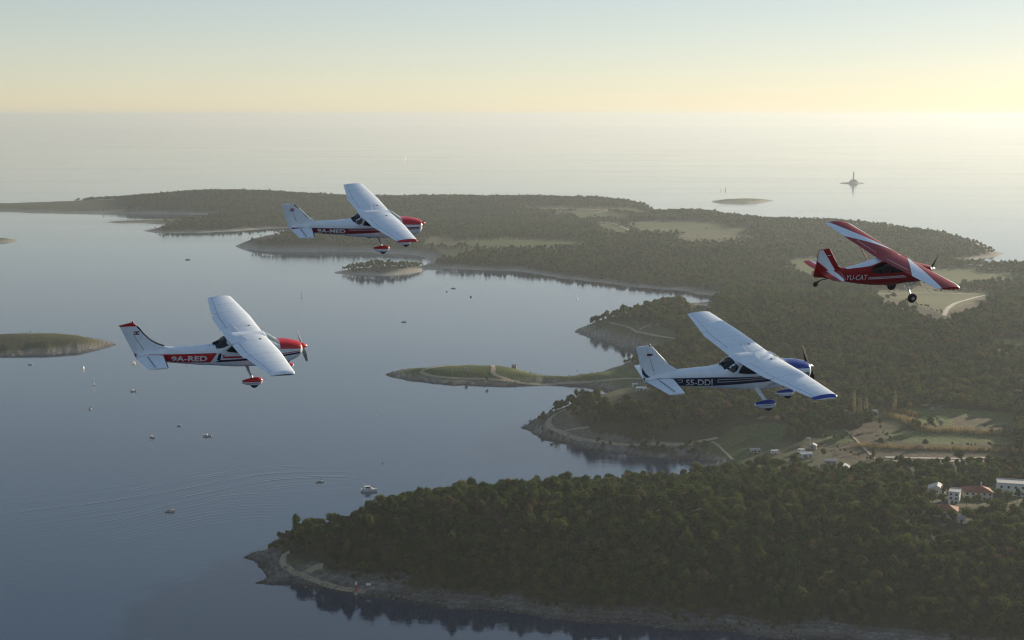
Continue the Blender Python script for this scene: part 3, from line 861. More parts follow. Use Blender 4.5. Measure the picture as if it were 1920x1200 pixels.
smn = ng.nodes.new("GeometryNodeSetMaterial")
ng.links.new(iop.outputs[0], go.inputs[0])
md = forest.modifiers.new("trees", 'NODES'); md.node_group = ng
# ------------------------------------------------------------------ people (one continuous body each)
def person_mesh(pose):
    """skinned body; x forward, feet (or seat) at z = 0; clothes and skin by height"""
    if pose == 'stand':
        J = [(0, 0, .95), (0, 0, 1.2), (.02, 0, 1.42), (.03, 0, 1.53), (.05, 0, 1.66), (.04, 0, 1.76), (.0, .10, .90), (.03, .11, .50), (.0, .12, .09), (.14, .13, .04), (.0, -.10, .90), (.04, -.12, .50), (-.02, -.13, .09), (.12, -.14, .04),
             (.0, .19, 1.40), (.02, .25, 1.13), (.16, .20, .95), (.22, .18, .90), (.0, -.19, 1.40), (.02, -.25, 1.13), (.20, -.20, 1.0), (.27, -.18, .97)]
    else:
        J = [(0, 0, .48), (-.02, 0, .74), (.0, 0, .96), (.02, 0, 1.06), (.05, 0, 1.19), (.04, 0, 1.29), (.06, .10, .46), (.44, .13, .48), (.46, .13, .09), (.60, .13, .04), (.06, -.10, .46), (.44, -.13, .48), (.46, -.13, .09), (.60, -.13, .04),
             (.0, .19, .94), (.06, .24, .68), (.28, .18, .58), (.36, .16, .57), (.0, -.19, .94), (.06, -.24, .68), (.28, -.18, .58), (.36, -.16, .57)]
    E_ = [(0, 1), (1, 2), (2, 3), (3, 4), (4, 5), (0, 6), (6, 7), (7, 8), (8, 9), (0, 10), (10, 11), (11, 12), (12, 13), (2, 14), (14, 15), (15, 16), (16, 17), (2, 18), (18, 19), (19, 20), (20, 21)]
    rad = [.15, .15, .14, .06, .105, .07, .10, .075, .05, .05, .10, .075, .05, .05, .075, .055, .042, .05, .075, .055, .042, .05]
    me = bpy.data.meshes.new("body"); me.from_pydata(J, E_, [])
    o = bpy.data.objects.new("body", me); COL.objects.link(o)
    o.modifiers.new("skin", 'SKIN')
    for i, v_ in enumerate(me.skin_vertices[0].data): v_.radius = (rad[i], rad[i]); v_.use_root = i == 0
    sb = o.modifiers.new("sub", 'SUBSURF'); sb.levels = 1
    dg = bpy.context.evaluated_depsgraph_get(); dg.update()
    out = bpy.data.meshes.new_from_object(o.evaluated_get(dg))
    bpy.data.objects.remove(o); bpy.data.meshes.remove(me)
    top = max(j[2] for j in J)
    out.materials.clear()
    return out, top
BODY = {k: person_mesh(k) for k in ('stand', 'sit')}
def person(loc, rz, pose, coat, trousers, label, group=None):
    src, top = BODY[pose]; me = src.copy()
    for m_ in (coat, trousers, M['skin'], M['cloth']): me.materials.append(m_)
    waist = .92 if pose == 'stand' else .50
    for p in me.polygons:
        z = p.center.z; x = p.center.x
        p.material_index = (3 if z > top - .06 or (x < .02 and z > top - .2) else 2) if z > top - .28 else (0 if z > waist else 1)
    me.polygons.foreach_set("use_smooth", [True] * len(me.polygons))
    o = link("person", me); o.location = loc; o.rotation_euler = (0, 0, rz)
    return prop(o, label, "person", group)

# ------------------------------------------------------------------ boats
def hull(L, W, H, mat, stripe_mat, parent, name="hull"):
    mb = MB(); rings = []
    for t in np.linspace(0, 1, 15):
        x = -L / 2 + L * t
        w = W / 2 * (0.86 + .14 * math.sin(min(1, t * 2) * 1.57)) * (1 if t < .55 else max(0.02, 1 - ((t - .55) / .45) ** 2.2))
        sh = H * (1 + .35 * max(0, t - .4) ** 1.5 * 2)
        kz = -.25 * H * (1 - max(0, t - .7) * 3)
        bow = .10 * L * max(0, t - .8)
        rings.append([(x, -w * .75, kz * .3), (x, 0, kz), (x, w * .75, kz * .3), (x + bow * .5, w, sh * .55), (x + bow, w * 1.04, sh), (x + bow, w * .9, sh + .02), (x + bow, 0, sh + .03), (x + bow, -w * .9, sh + .02), (x + bow, -w * 1.04, sh), (x + bow * .5, -w, sh * .55)])
    mb.loft(rings)
    for i in range(len(mb.f)):
        q = mb.f[i]
        if len(q) == 4:
            js = sorted(k % 10 for k in q)
            mb.m[i] = 1 if (js[0], js[-1]) in ((3, 4), (8, 9)) else 0
    return mb.build(name, [mat, stripe_mat], parent, 40)

def motorboat(px, py, L, rz, label, cabin=True, dark=False, outboard=True, canopy=False):
    p = sea_pt(px, py); r_ = empty("motorboat", (p[0], p[1], 0), rz)
    prop(r_, label, "boat", "small boats scattered over the bay")
    hm = M['hulldark'] if dark else M['hullwhite']
    W, H = L * .36, L * .12 + .12
    hull(L, W, H, hm, M['hullwhite'] if dark else M['navy'], r_)
    mb = MB(); mb.box((-L * .42, -W * .36, H - .05), (L * .12, W * .36, H + .05)); mb.build("cockpit", [M['cloth']], r_)
    if cabin:
        mb = MB(); h = L * .16
        mb.loft([[(-L * .02, s * W * .33, H), (L * .26, s * W * .26, H), (L * .17, s * W * .22, H + h), (0, s * W * .27, H + h)] for s in (-1, 1)])
        c = mb.build("cabin", [M['hullwhite']], r_)
        mb = MB(); mb.loft([[(L * .262, s * W * .22, H + .08), (L * .265, s * W * .22, H + .09), (L * .19, s * W * .20, H + h * .8), (L * .187, s * W * .20, H + h * .8)] for s in (-1, 1)]); mb.build("window", [M['pane']], c)
    else:
        mb = MB()
        for x in (-L * .2, L * .1): mb.box((x - .12, -W * .4, H + .05), (x + .12, W * .4, H + .11))
        mb.build("thwart", [M['wood']], r_)
    if canopy:
        mb = MB(); mb.box((-L * .3, -W * .4, H + L * .28), (L * .1, W * .4, H + L * .30))
        for x in (-L * .28, L * .08):
            for s in (-1, 1): mb.tube([(x, s * W * .36, H), (x, s * W * .36, H + L * .29)], .03, 5)
        mb.build("canopy", [M['sail']], r_)
    if outboard:
        mb = MB(); mb.box((-L * .5 - .35, -.17, H - .05), (-L * .5 - .02, .17, H + .45)); mb.box((-L * .5 - .22, -.06, -.3), (-L * .5 - .08, .06, H)); mb.build("outboard_motor", [M['black']], r_)
    return r_

def sailboat(px, py, L, rz, label, sail=True, height_=None, group="small boats scattered over the bay"):
    p = sea_pt(px, py); r_ = empty("sailboat", (p[0], p[1], 0), rz)
    prop(r_, label, "sailboat", group)
    H = L * .12; hull(L, L * .3, H, M['hullwhite'], M['navy'], r_)
    mh = height_ or L * 1.25
    mb = MB(); mb.tube([(L * .08, 0, H), (L * .08, 0, H + mh)], [L * .012, L * .006], 6); mb.build("mast", [M['metal']], r_)
    mb = MB(); mb.tube([(L * .08, 0, H + L * .12), (-L * .36, 0, H + L * .12)], L * .01, 6); mb.build("boom", [M['metal']], r_)
    mb = MB(); mb.loft([[(x, s * L * .10 * k, z) for x, z, k in ((-L * .1, H, 1), (L * .22, H, .7), (L * .18, H + L * .07, .6), (-L * .08, H + L * .07, .9))] for s in (-1, 1)]); mb.build("cabin", [M['hullwhite']], r_)
    if sail:
        v, f = [], []
        for i in range(9):
            a = i / 8; w = L * .42 * (1 - a)
            for j in range(5):
                b = j / 4
                v.append((L * .07 - w * b, L * .05 * math.sin(b * 3.14) * (1 - a), H + L * .14 + (mh - L * .16) * a))
                if i and j: k = i * 5 + j; f.append((k, k - 5, k - 6, k - 1))
        o = link("mainsail", mesh_from("mainsail", v, f, M['sail'], smooth=True), r_)
        sol = o.modifiers.new("cloth", 'SOLIDIFY'); sol.thickness = .02
        v, f = [], []
        for i in range(7):
            a = i / 6
            for j in range(4):
                b = j / 3; x0_ = L * .50 + (L * .09 - L * .50) * a; w = L * .36 * (1 - a)
                v.append((x0_ - w * b, L * .05 * math.sin(b * 3.14) * (1 - a), H + .1 + (mh * .85) * a))
                if i and j: k = i * 4 + j; f.append((k, k - 4, k - 5, k - 1))
        o = link("jib", mesh_from("jib", v, f, M['sail'], smooth=True), r_)
        sol = o.modifiers.new("cloth", 'SOLIDIFY'); sol.thickness = .02
    else:
        mb = MB(); mb.tube([(L * .06, 0, H + L * .15), (-L * .34, 0, H + L * .15)], L * .03, 8); mb.build("furled_sail", [M['sail']], r_, 50)
    return r_

def buoy(px, py, r, mat, label, mast=0.0):
    p = sea_pt(px, py); r_ = empty("buoy", (p[0], p[1], 0)); prop(r_, label, "buoy")
    mb = MB(); mb.loft([[(r * q * math.cos(a), r * q * math.sin(a), z * r) for a in np.linspace(0, 6.283, 12, endpoint=False)] for q, z in ((.5, -.4), (.95, 0), (1, .35), (.8, .75), (.3, 1.05))]); mb.build("float", [mat], r_, 50)
    mb = MB(); mb.tube([(0, 0, r * .9), (0, 0, max(mast, r * 1.9))], .05 + mast * .012, 6); mb.build("pole", [M['cloth']], r_)
    if mast: 
        mb = MB(); mb.box((-.35, -.35, mast - .9), (.35, .35, mast)); mb.build("topmark", [M['cloth']], r_)
    return r_

# cabin cruiser under way beside the headland
p = sea_pt(692, 921); cr = empty("cabin_cruiser", (p[0], p[1], 0), R(4))
prop(cr, "white cabin cruiser under way beside the nearest headland", "motor yacht", "small boats scattered over the bay")
L, W, H = 9.6, 3.2, 1.25
hull(L, W, H, M['hullwhite'], M['hullwhite'], cr)
mb = MB(); mb.loft([[(-2.6, s * 1.25, H), (2.9, s * .75, H + .12), (1.6, s * .8, H + .75), (1.1, s * 1.0, H + .85), (-2.4, s * 1.15, H + .85)] for s in (-1, 1)]); cab = mb.build("cabin", [M['hullwhite']], cr)
mb = MB(); mb.loft([[(-2.0, s * 1.05, H + .85), (1.05, s * .95, H + .85), (.3, s * .85, H + 1.75), (-1.9, s * .98, H + 1.75)] for s in (-1, 1)]); wh = mb.build("wheelhouse", [M['glass']], cr)
mb = MB(); mb.loft([[(-2.5, s * 1.15, H + 1.75), (.7, s * 1.0, H + 1.75), (.55, s * .98, H + 1.88), (-2.5, s * 1.12, H + 1.88)] for s in (-1, 1)]); mb.build("roof", [M['hullwhite']], cr)
mb = MB()
for s in (-1, 1): mb.box((-1.6, s * 1.215 - .015, H + .25), (.9, s * 1.215 - .0 + .012, H + .5)) 
mb.build("window", [M['pane']], cab)
mb = MB(); mb.tube([(-2.7, -1.0, H + .2), (-2.9, -.9, H + 2.5), (-2.9, .9, H + 2.5), (-2.7, 1.0, H + .2)], .06, 6); mb.build("radar_arch", [M['hullwhite']], cr)
mb = MB(); mb.tube([(-2.9, 0, H + 2.5), (-3.0, 0, H + 4.2)], .035, 5); mb.build("mast", [M['metal']], cr)
mb = MB()
for s in (-1, 1):
    pts = [(0.8, s * 1.35, H + .55), (3.2, s * .95, H + .75), (4.9, s * .15, H + .95)]
    mb.tube(pts, .025, 5)
    for q in pts: mb.tube([(q[0], q[1], q[2] - .55), q], .02, 5)
mb.build("bow_rail", [M['metal']], cr)
mb = MB(); mb.box((-4.2, -1.1, H), (-2.9, 1.1, H + .06)); mb.build("cockpit", [M['wood']], cr)
person((p[0] + 3.4, p[1] + .1, H + .2), R(20), 'stand', M['cloth'], M['navy'], "person in dark clothes standing at the cruiser bow", )
person((p[0] - 3.4, p[1] - .1, H + .05), R(10), 'stand', M['navy'], M['cloth'], "person in dark clothes standing in the cruiser stern")

mk = MB()
for k, dy in enumerate((-.5, .6, 1.6)):
    ridge(mk, [sea_pt(676 - i * 9, 922.5 + dy + i * dy * .10) for i in range(6)], .18 - .04 * k, .8, 70 + k)
prop(mk.build("wake", [M['water']], smooth=80), "short dark wake trailing behind the cabin cruiser", None, None, "structure")

b_ = motorboat(600, 904, 4.4, R(8), "small pale rowing boat with a standing person, left of the cruiser", cabin=False)
q = b_.location; person((q.x + .5, q.y, .68), R(-60), 'stand', M['cloth'], M['cloth'], "dark figure standing in the small rowing boat")
b_ = motorboat(319, 959, 5.0, R(6), "open fishing boat with two seated people, nearest in the bay", cabin=False)
q = b_.location
person((q.x + 1.0, q.y + .1, .55), R(170), 'sit', M['navy'], M['cloth'], "person in navy seated forward in the nearest fishing boat")
person((q.x - 1.0, q.y - .1, .55), R(10), 'sit', M['darkred'], M['cloth'], "person in dark red seated aft in the nearest fishing boat")
motorboat(286, 821, 3.9, R(-25), "small dark boat with white awning, left of the white cabin boat", cabin=False, dark=True, canopy=True)
motorboat(389, 818, 5.9, R(183), "white cabin boat with black outboard at its right end", cabin=True)
motorboat(336, 799, 3.4, R(30), "tiny grey white dinghy behind the two anchored boats", cabin=True, outboard=False)
b_ = motorboat(170, 767, 3.4, R(75), "small dark dinghy pointing away in the left bay", cabin=False, dark=True)
q = b_.location; person((q.x, q.y - .2, .5), R(75), 'sit', M['cloth'], M['cloth'], "dark figure seated in the lone left dinghy")
motorboat(250, 734, 5.0, R(180), "white motorboat drawing a thin wake to its right", cabin=True)
mk = MB()
for k, dy in enumerate((-.7, .5)): ridge(mk, [sea_pt(257 + i * 8, 733.6 + dy * (1 + i * .1) - i * .35) for i in range(7)], .12, .8, 80 + k)
prop(mk.build("wake", [M['water']], smooth=80), "thin straight wake right of the white motorboat", None, None, "structure")
sailboat(177, 722, 4.6, R(115), "white sailing dinghy with furled sail below the left islet", sail=False)
sailboat(157, 692, 3.8, R(80), "small white sailing dinghy under sail below the left islet", sail=True, height_=2.6)
sailboat(251, 682, 4.4, R(60), "little white sailing dinghy below the tail of the 9A-RED plane", sail=True, height_=2.6)
motorboat(57, 684, 3.4, R(35), "dark small boat close below the left islet", cabin=True, dark=True)
b_ = motorboat(757, 604, 5.0, R(182), "dark open boat with one person in the middle of the bay", cabin=False, dark=True)
q = b_.location; person((q.x + .9, q.y, .68), R(180), 'stand', M['cloth'], M['cloth'], "dark figure standing in the mid-bay open boat")
motorboat(850, 541, 5.6, R(0), "dark motorboat drawing a long wake to its left", cabin=True, dark=True)
mk = MB()
for k, dy in enumerate((-.5, .4)): ridge(mk, [sea_pt(842 - i * 14, 541 + dy * (1 + i * .06)) for i in range(8)], .16, 1.2, 90 + k)
prop(mk.build("wake", [M['water']], smooth=80), "long thin wake left of the distant dark motorboat", None, None, "structure")
buoy(838, 547, 1.1, M['hulldark'], "dark buoy just below the distant dark motorboat")
buoy(883, 557, 1.5, M['hulldark'], "round dark buoy alone in the upper bay", )
sailboat(1082, 560, 5.0, R(60), "small pale sailing boat near the bay head", sail=False)
motorboat(352, 487, 7.0, R(190), "grey boat alone in the far left bay", cabin=True, dark=True)
buoy(566, 558, .8, M['hulldark'], "tall dark spar buoy standing in the middle bay", mast=7.5)
sailboat(760, 300, 16, R(75), "lone white sailing yacht far out near the horizon", sail=True, height_=24, group="yachts far out at sea")
sailboat(1352, 357.5, 8, R(70), "left one of two faint yachts above the low islet", sail=True, height_=11, group="yachts far out at sea")
sailboat(1360, 357.0, 8, R(100), "right one of two faint yachts above the low islet", sail=True, height_=11, group="yachts far out at sea")
buoy(718, 869, .5, M['hulldark'], "tiny dark buoy off the rocky point")
buoy(706, 779, .45, M['hullwhite'], "tiny white buoy below the grassy spit")
buoy(1083, 695, .5, M['hulldark'], "tiny dark buoy inside the bay behind the spit")

# ------------------------------------------------------------------ lighthouse
c = sea_pt(1600, 343.6); lh = empty("lighthouse", (c[0], c[1], 3.0)); prop(lh, "distant round stone lighthouse tower rising from a keeper's house", "lighthouse")
mb = MB(); mb.loft([[(r_ * math.cos(a), r_ * math.sin(a), z) for a in np.linspace(0, 6.283, 20, endpoint=False)] for r_, z in ((2.9, 6), (2.5, 18), (2.2, 29), (2.9, 29.6), (2.9, 30.4), (1.8, 30.4))]); mb.build("tower", [M['hazed_stone']], lh, 30)
mb = MB(); mb.loft([[(r_ * math.cos(a), r_ * math.sin(a), z) for a in np.linspace(0, 6.283, 14, endpoint=False)] for r_, z in ((1.7, 30.4), (1.7, 32.8))]); mb.build("lantern", [M['pane']], lh)
mb = MB(); mb.loft([[(r_ * math.cos(a), r_ * math.sin(a), z) for a in np.linspace(0, 6.283, 14, endpoint=False)] for r_, z in ((2.1, 32.8), (1.4, 34), (.15, 35))]); mb.build("dome", [M['hazed_stone']], lh, 40)
mb = MB(); mb.box((-9, -7, -1), (9, 7, 7)); mb.box((-13, -5, -1), (-9.002, 5, 4)); mb.box((9.002, -5, -1), (14, 5, 4)); hs = mb.build("keepers_house", [M['hazed_stone']], lh)
mb = MB(); mb.loft([[(-9.3, s * 7.3, 7), (9.3, s * 7.3, 7), (6, s * 1, 9.2), (-6, s * 1, 9.2)] for s in (-1, 1)]); mb.build("roof", [M['tile']], hs)
for x in (-6.6, -2.2, 2.2, 6.6):
    for z in (1.6, 4.4):
        mb = MB(); mb.box((x - .6, -7.05, z), (x + .6, -6.99, z + 1.6)); mb.build("window", [M['pane']], hs)

# ------------------------------------------------------------------ houses and huts
def wall_windows(parent, w, d, h, cols, rows, frame=M['hullwhite'], faces=('front', 'left', 'right')):
    for fc in faces:
        span = w if fc == 'front' else d
        n = cols if fc == 'front' else max(1, round(cols * d / w))
        for i in range(n):
            for j in range(rows):
                s = -span / 2 + span * (i + .5) / n; z = h * (j + .32) / rows
                ww, hh = min(1.2, span / n * .5), min(1.5, h / rows * .5)
                def bx(o0, o1, a, b, m_, nm, par):
                    mb = MB()
                    if fc == 'front': mb.box((s - a, -d / 2 - o1, z - b + hh / 2), (s + a, -d / 2 - o0, z + b + hh / 2))
                    elif fc == 'left': mb.box((-w / 2 - o1, s - a, z - b + hh / 2), (-w / 2 - o0, s + a, z + b + hh / 2))
                    else: mb.box((w / 2 + o0, s - a, z - b + hh / 2), (w / 2 + o1, s + a, z + b + hh / 2))
                    return mb.build(nm, [m_], par)
                wnd = bx(-.02, .04, ww / 2 + .10, hh / 2 + .10, frame, "window", parent)
                bx(.043, .055, ww / 2, hh / 2, M['pane'], "pane", wnd)

def house(px, py, w, d, h, rz, roof, wallm, roofm, label, cols=3, rows=2, chimney=True, dz=0.0, group=None):
    g = ground_pt(px, py); r_ = empty("house", (g[0], g[1], g[2] - .2 + dz), rz)
    prop(r_, label, "house", group)
    mb = MB()
    if roof == 'gable':
        pk = w * .22
        mb.loft([[(-w / 2, s * d / 2, -1.5), (w / 2, s * d / 2, -1.5), (w / 2, s * d / 2, h), (0, s * d / 2, h + pk), (-w / 2, s * d / 2, h)] for s in (-1, 1)])
    else: mb.box((-w / 2, -d / 2, -1.5), (w / 2, d / 2, h))
    wl = mb.build("wall", [wallm], r_)
    mb = MB(); e = .4
    if roof == 'hip':
        ph = min(w, d) * .24; k = min(w, d) * .5
        v = [(-w / 2 - e, -d / 2 - e, h), (w / 2 + e, -d / 2 - e, h), (w / 2 + e, d / 2 + e, h), (-w / 2 - e, d / 2 + e, h)]
        lo = [(x, y, z - .18) for x, y, z in v]
        rr_ = [(-w / 2 + k, 0, h + ph), (w / 2 - k, 0, h + ph)] if w > d else [(0, -d / 2 + k, h + ph), (0, d / 2 - k, h + ph)]
        if w > d: fcs = [(4, 5, 9, 8), (5, 6, 9), (6, 7, 8, 9), (7, 4, 8)]
        else: fcs = [(4, 5, 8), (5, 6, 9, 8), (6, 7, 9), (7, 4, 8, 9)]
        mb.add(lo + v + rr_, [(3, 2, 1, 0), (0, 1, 5, 4), (1, 2, 6, 5), (2, 3, 7, 6), (3, 0, 4, 7)] + fcs)
    elif roof == 'gable':
        pk = w * .22
        for s in (-1, 1):
            a, b = (s * (w / 2 + e), h - pk * e * 2 / w), (0, h + pk)
            mb.loft([[(a[0], y, a[1] + .03), (b[0], y, b[1] + .03), (b[0], y, b[1] + .21), (a[0], y, a[1] + .21)] for y in (-d / 2 - e, d / 2 + e)])
    else:
        mb.box((-w / 2 - .15, -d / 2 - .15, h + .003), (w / 2 + .15, d / 2 + .15, h + .25))
        for s in (-1, 1):
            mb.box((-w / 2 - .15, s * (d / 2 + .05) - .1, h + .253), (w / 2 + .15, s * (d / 2 + .05) + .1, h + .65))
    rf = mb.build("roof", [roofm], r_)
    if chimney:
        mb = MB(); mb.box((w * .12, -.35, h - .2), (w * .12 + .7, .35, h + (w * .22 if roof != 'flat' else .2) + 1.2)); mb.build("chimney", [wallm], rf)
    wall_windows(wl, w, d, h, cols, rows)
    mb = MB(); mb.box((-w * .08 - .5, -d / 2 - .05, -.2), (-w * .08 + .5, -d / 2 - .003, 2.0)); mb.build("door", [M['wood']], r_)
    return r_
house(1757, 930, 9.5, 8, 4.6, R(-22), 'gable', M['whitewall'], M['greyroof'], "white gabled house with pale grey roof, leftmost of the upper row", 3, 2, False)
house(1789, 942, 5.6, 9, 6.4, R(-24), 'flat', M['whitewall'], M['greyroof'], "tall narrow white house between the grey and red roofs", 2, 3, False)
house(1831, 934, 15, 10, 4.6, R(-8), 'hip', M['wall'], M['tile'], "cream house under a broad red hipped roof with chimney", 5, 2)
house(1895, 927, 15, 10, 7.0, R(-14), 'flat', M['whitewall'], M['greyroof'], "large flat-roofed white building at the right picture edge", 4, 2, False)
house(1772, 968, 12, 9, 4.2, R(-20), 'hip', M['whitewall'], M['tile'], "low house with red hipped roof, lowest among the trees", 3, 1)
house(1802, 981, 4, 4, 3.0, R(-12), 'flat', M['whitewall'], M['greyroof'], "small white flat-roofed outbuilding below the red roofs", 1, 1, False)
house(1580, 886, 6.5, 9, 3.2, R(-32), 'gable', M['stone'], M['greyroof'], "grey gabled barn with pale roof below the ploughed fields", 2, 1, False)
house(1640, 778, 3.8, 3.2, 2.8, R(10), 'flat', M['whitewall'], M['greyroof'], "small white hut right of the three poplars", 1, 1, False)
house(1633, 897, 3.0, 3.0, 2.6, R(12), 'flat', M['whitewall'], M['greyroof'], "tiny white hut among trees right of the grey barn", 1, 1, False)
house(964, 691, 4.0, 3.0, 3.0, R(-5), 'flat', M['stone'], M['greyroof'], "small grey hut on the far edge of the spit", 1, 1, False)
house(874, 696, 2.4, 2.4, 2.0, R(5), 'flat', M['whitewall'], M['greyroof'], "little white box hut inside the looped track", 1, 1, False)
house(1512, 858, 7.5, 4.0, 2.6, R(6), 'flat', M['wall'], M['hullwhite'], "low shed with long white flat roof below the caravans", 2, 1, False)
house(1524, 842, 4.5, 3.5, 2.6, R(-20), 'gable', M['stone'], M['greyroof'], "small grey gabled shed behind the caravans", 1, 1, False)
house(1557, 872, 7.0, 4.0, 2.6, R(-8), 'flat', M['stone'], M['greyroof'], "low grey flat shed left of the grey barn", 2, 1, False)
house(1416, 848, 6.5, 3.0, 2.0, R(3), 'flat', M['stone'], M['greyroof'], "long low flat grey shed left of the white caravan", 3, 1, False)
house(1203, 732, 8.0, 5.0, 1.8, R(-4), 'flat', M['whitewall'], M['hullwhite'], "low white flat-roofed pavilion beside the S5-DDI tailplane", 3, 1, False)
house(1191, 724, 4.5, 3.5, 1.6, R(8), 'flat', M['whitewall'], M['hullwhite'], "smaller white shed behind the low pavilion", 2, 1, False)

def caravan(px, py, L, rz, label):
    g = ground_pt(px, py); r_ = empty("caravan", (g[0], g[1], g[2] + .05), rz); prop(r_, label, "caravan", "caravans parked beside the meadow")
    mb = MB(); mb.loft([[(-L / 2, s * 1.1, .5), (L / 2, s * 1.1, .5), (L / 2, s * 1.1, 1.6), (L / 2 - .5, s * 1.05, 2.5), (-L / 2 + .25, s * 1.05, 2.5), (-L / 2, s * 1.1, 2.1)] for s in (-1, 1)]); bd = mb.build("body", [M['hullwhite']], r_)
    for x in (-L * .3, L * .28):
        for s in (-1, 1):
            mb = MB(); mb.box((x - .55, s * 1.09 - .03, 1.35), (x + .55, s * 1.09 + .03, 1.95)); mb.build("window", [M['pane']], bd)
    mb = MB(); mb.box((-.3, -1.13, .55), (.35, -1.085, 2.2)); mb.build("door", [M['greyroof']], bd)
    for s in (-1, 1):
        mb = MB(); mb.wheel((0.1, s * 1.0, .33), .33, .2, 12); mb.build("wheel", [M['black']], r_)
    mb = MB(); mb.tube([(L / 2, 0, .5), (L / 2 + 1.0, 0, .42)], .05, 5); mb.build("tow_bar", [M['metal']], r_)
caravan(1453, 853, 5.2, R(4), "white caravan with dark windows standing at the meadow edge")
caravan(1503, 849, 4.6, R(-6), "white caravan partly screened by bushes right of the meadow")

# poles on the spit and markers on the near shore
for px, py, hgt, lab in ((848, 707, 6.5, "slim pole on the left part of the looped track"), (924, 711, 6.5, "slim pole beside the right bend of the looped track"), (1016, 711, 5.5, "slim pole where the spit narrows"), (1225, 836, 6.0, "slim pole beside the cove track under the wooded knoll")):
    g = ground_pt(px, py); r_ = empty("lamp_post", (g[0], g[1], g[2])); prop(r_, lab, "pole", "poles along the shore tracks")
    mb = MB(); mb.tube([(0, 0, -.3), (0, 0, hgt)], [.11, .07], 6); mb.build("pole", [M['greyroof']], r_)
    mb = MB(); mb.tube([(0, 0, hgt), (.5, 0, hgt + .15), (.9, 0, hgt + .1)], [.06, .06, .12], 6); mb.build("lamp_head", [M['greyroof']], r_)
g = ground_pt(668, 1117); r_ = empty("light_beacon", (g[0], g[1], g[2])); prop(r_, "red light beacon with white top on the near shore", "beacon")
mb = MB(); mb.tube([(0, 0, -.4), (0, 0, 1.2)], [.9, .75], 10); mb.build("base", [M['stone']], r_)
mb = MB(); mb.tube([(0, 0, 1.2), (0, 0, 4.4)], [.55, .42], 12); mb.build("column", [M['post']], r_, 40)
mb = MB(); mb.tube([(0, 0, 4.4), (0, 0, 5.2)], .5, 12); mb.tube([(0, 0, 5.2), (0, 0, 5.9), (0, 0, 6.1)], [.32, .3, .1], 10); mb.build("lantern", [M['hullwhite']], r_, 40)
g = ground_pt(691, 1108); r_ = empty("notice_board", (g[0], g[1], g[2]), R(8)); prop(r_, "white blank notice board right of the red beacon", "sign")
mb = MB(); mb.box((-1.1, -.05, .8), (1.1, .05, 2.1)); mb.build("board", [M['hullwhite']], r_)
for x in (-.8, .8):
    mb = MB(); mb.box((x - .05, .052, -.3), (x + .05, .14, 2.0)); mb.build("post", [M['wood']], r_)

# ------------------------------------------------------------------ notable trees and reed beds
def poplar_mesh(name, seed, h, r, mat, n=520):
    rr = np.random.RandomState(seed); v, f = [], []
    for i in range(n):
        t = rr.rand() ** .8; rad = r * min(1, .35 + 3 * t) * (1 - t) ** .55 * (.25 + .85 * rr.rand()); a = rr.rand() * 6.283
        p = np.array([rad * math.cos(a), rad * math.sin(a), h * (.06 + .94 * t)]); k = len(v)
        up = np.array([.25 * math.cos(a), .25 * math.sin(a), 1.0]); sd = np.array([-math.sin(a + rr.randn()), math.cos(a + rr.randn()), 0])
        L = .9 + .7 * rr.rand()
        v += [p - sd * .16, p + sd * .16, p + up * L]; f.append((k, k + 1, k + 2))
    return mesh_from(name, v, f, mat)
def plant(name, px, py, crown, trunk, label, cat="tree", group=None, s=1.0, rz=0.0):
    g = ground_pt(px, py); r_ = empty(name, (g[0], g[1], g[2] - .1), rz); r_.scale = (s, s, s)
    prop(r_, label, cat, group); link("crown", crown, r_)
    if trunk: link("trunk", trunk, r_)
    return r_
PT = trunk_mesh("trunk", 300, 13, .25)
for i, (px, py, h, lab) in enumerate(((1600, 784, 19, "tallest tan poplar, leftmost of the group of three"), (1612, 785, 15, "short tan poplar in the middle of the group of three"), (1623, 784, 14, "reddish tan poplar, rightmost of the group of three"), (1677, 777, 17, "lone tan poplar standing right of the white hut"))):
    plant("poplar", px, py, poplar_mesh("crown", 310 + i, h, 1.9, M['twig'], 620), PT, lab, "poplar", "bare poplars by the fields")
plant("cypress", 1637, 862, poplar_mesh("crown", 320, 7.5, 1.1, M['leaf'], 420), None, "small dark cypress at the corner of the brown field", "cypress")
plant("rust_tree", 1543, 858, crown_mesh("crown", 330, 5.5, 2.6, 1.2, 6, 420, .8, M['rust']), trunk_mesh("trunk", 331, 4, .15), "rust-coloured tree above the low grey shed", "tree")
BL = [crown_mesh("crown", 340 + i, 4.6, 2.4, .8, 6, 360, .8, M['blossom']) for i in range(2)]
BT = trunk_mesh("trunk", 345, 3, .12)
for i, (px, py, lab) in enumerate(((1478, 752, "whitish blossom tree below the tip of the blue plane's nearer wheel"), (1494, 758, "blossom tree, second from the left in the pale thicket"), (1513, 766, "blossom tree in the middle of the pale thicket"), (1552, 763, "blossom tree left of the three poplars"), (1568, 770, "blossom tree nearest the three poplars"), (1748, 775, "white blossom tree left of the dark brown strip"), (1756, 790, "white blossom bush beside the tan reed bank"), (1762, 802, "low white blossom bush under the tan reed bank"), (1516, 834, "white blossom bush behind the grey shed"), (1532, 884, "white blossom bush between the sheds and the wood"))):
    plant("blossom_tree", px, py, BL[i % 2], BT, lab, "blossom tree", "blossoming trees among the fields", .8 + .3 * ((i * 37) % 10) / 10, i * 1.7)
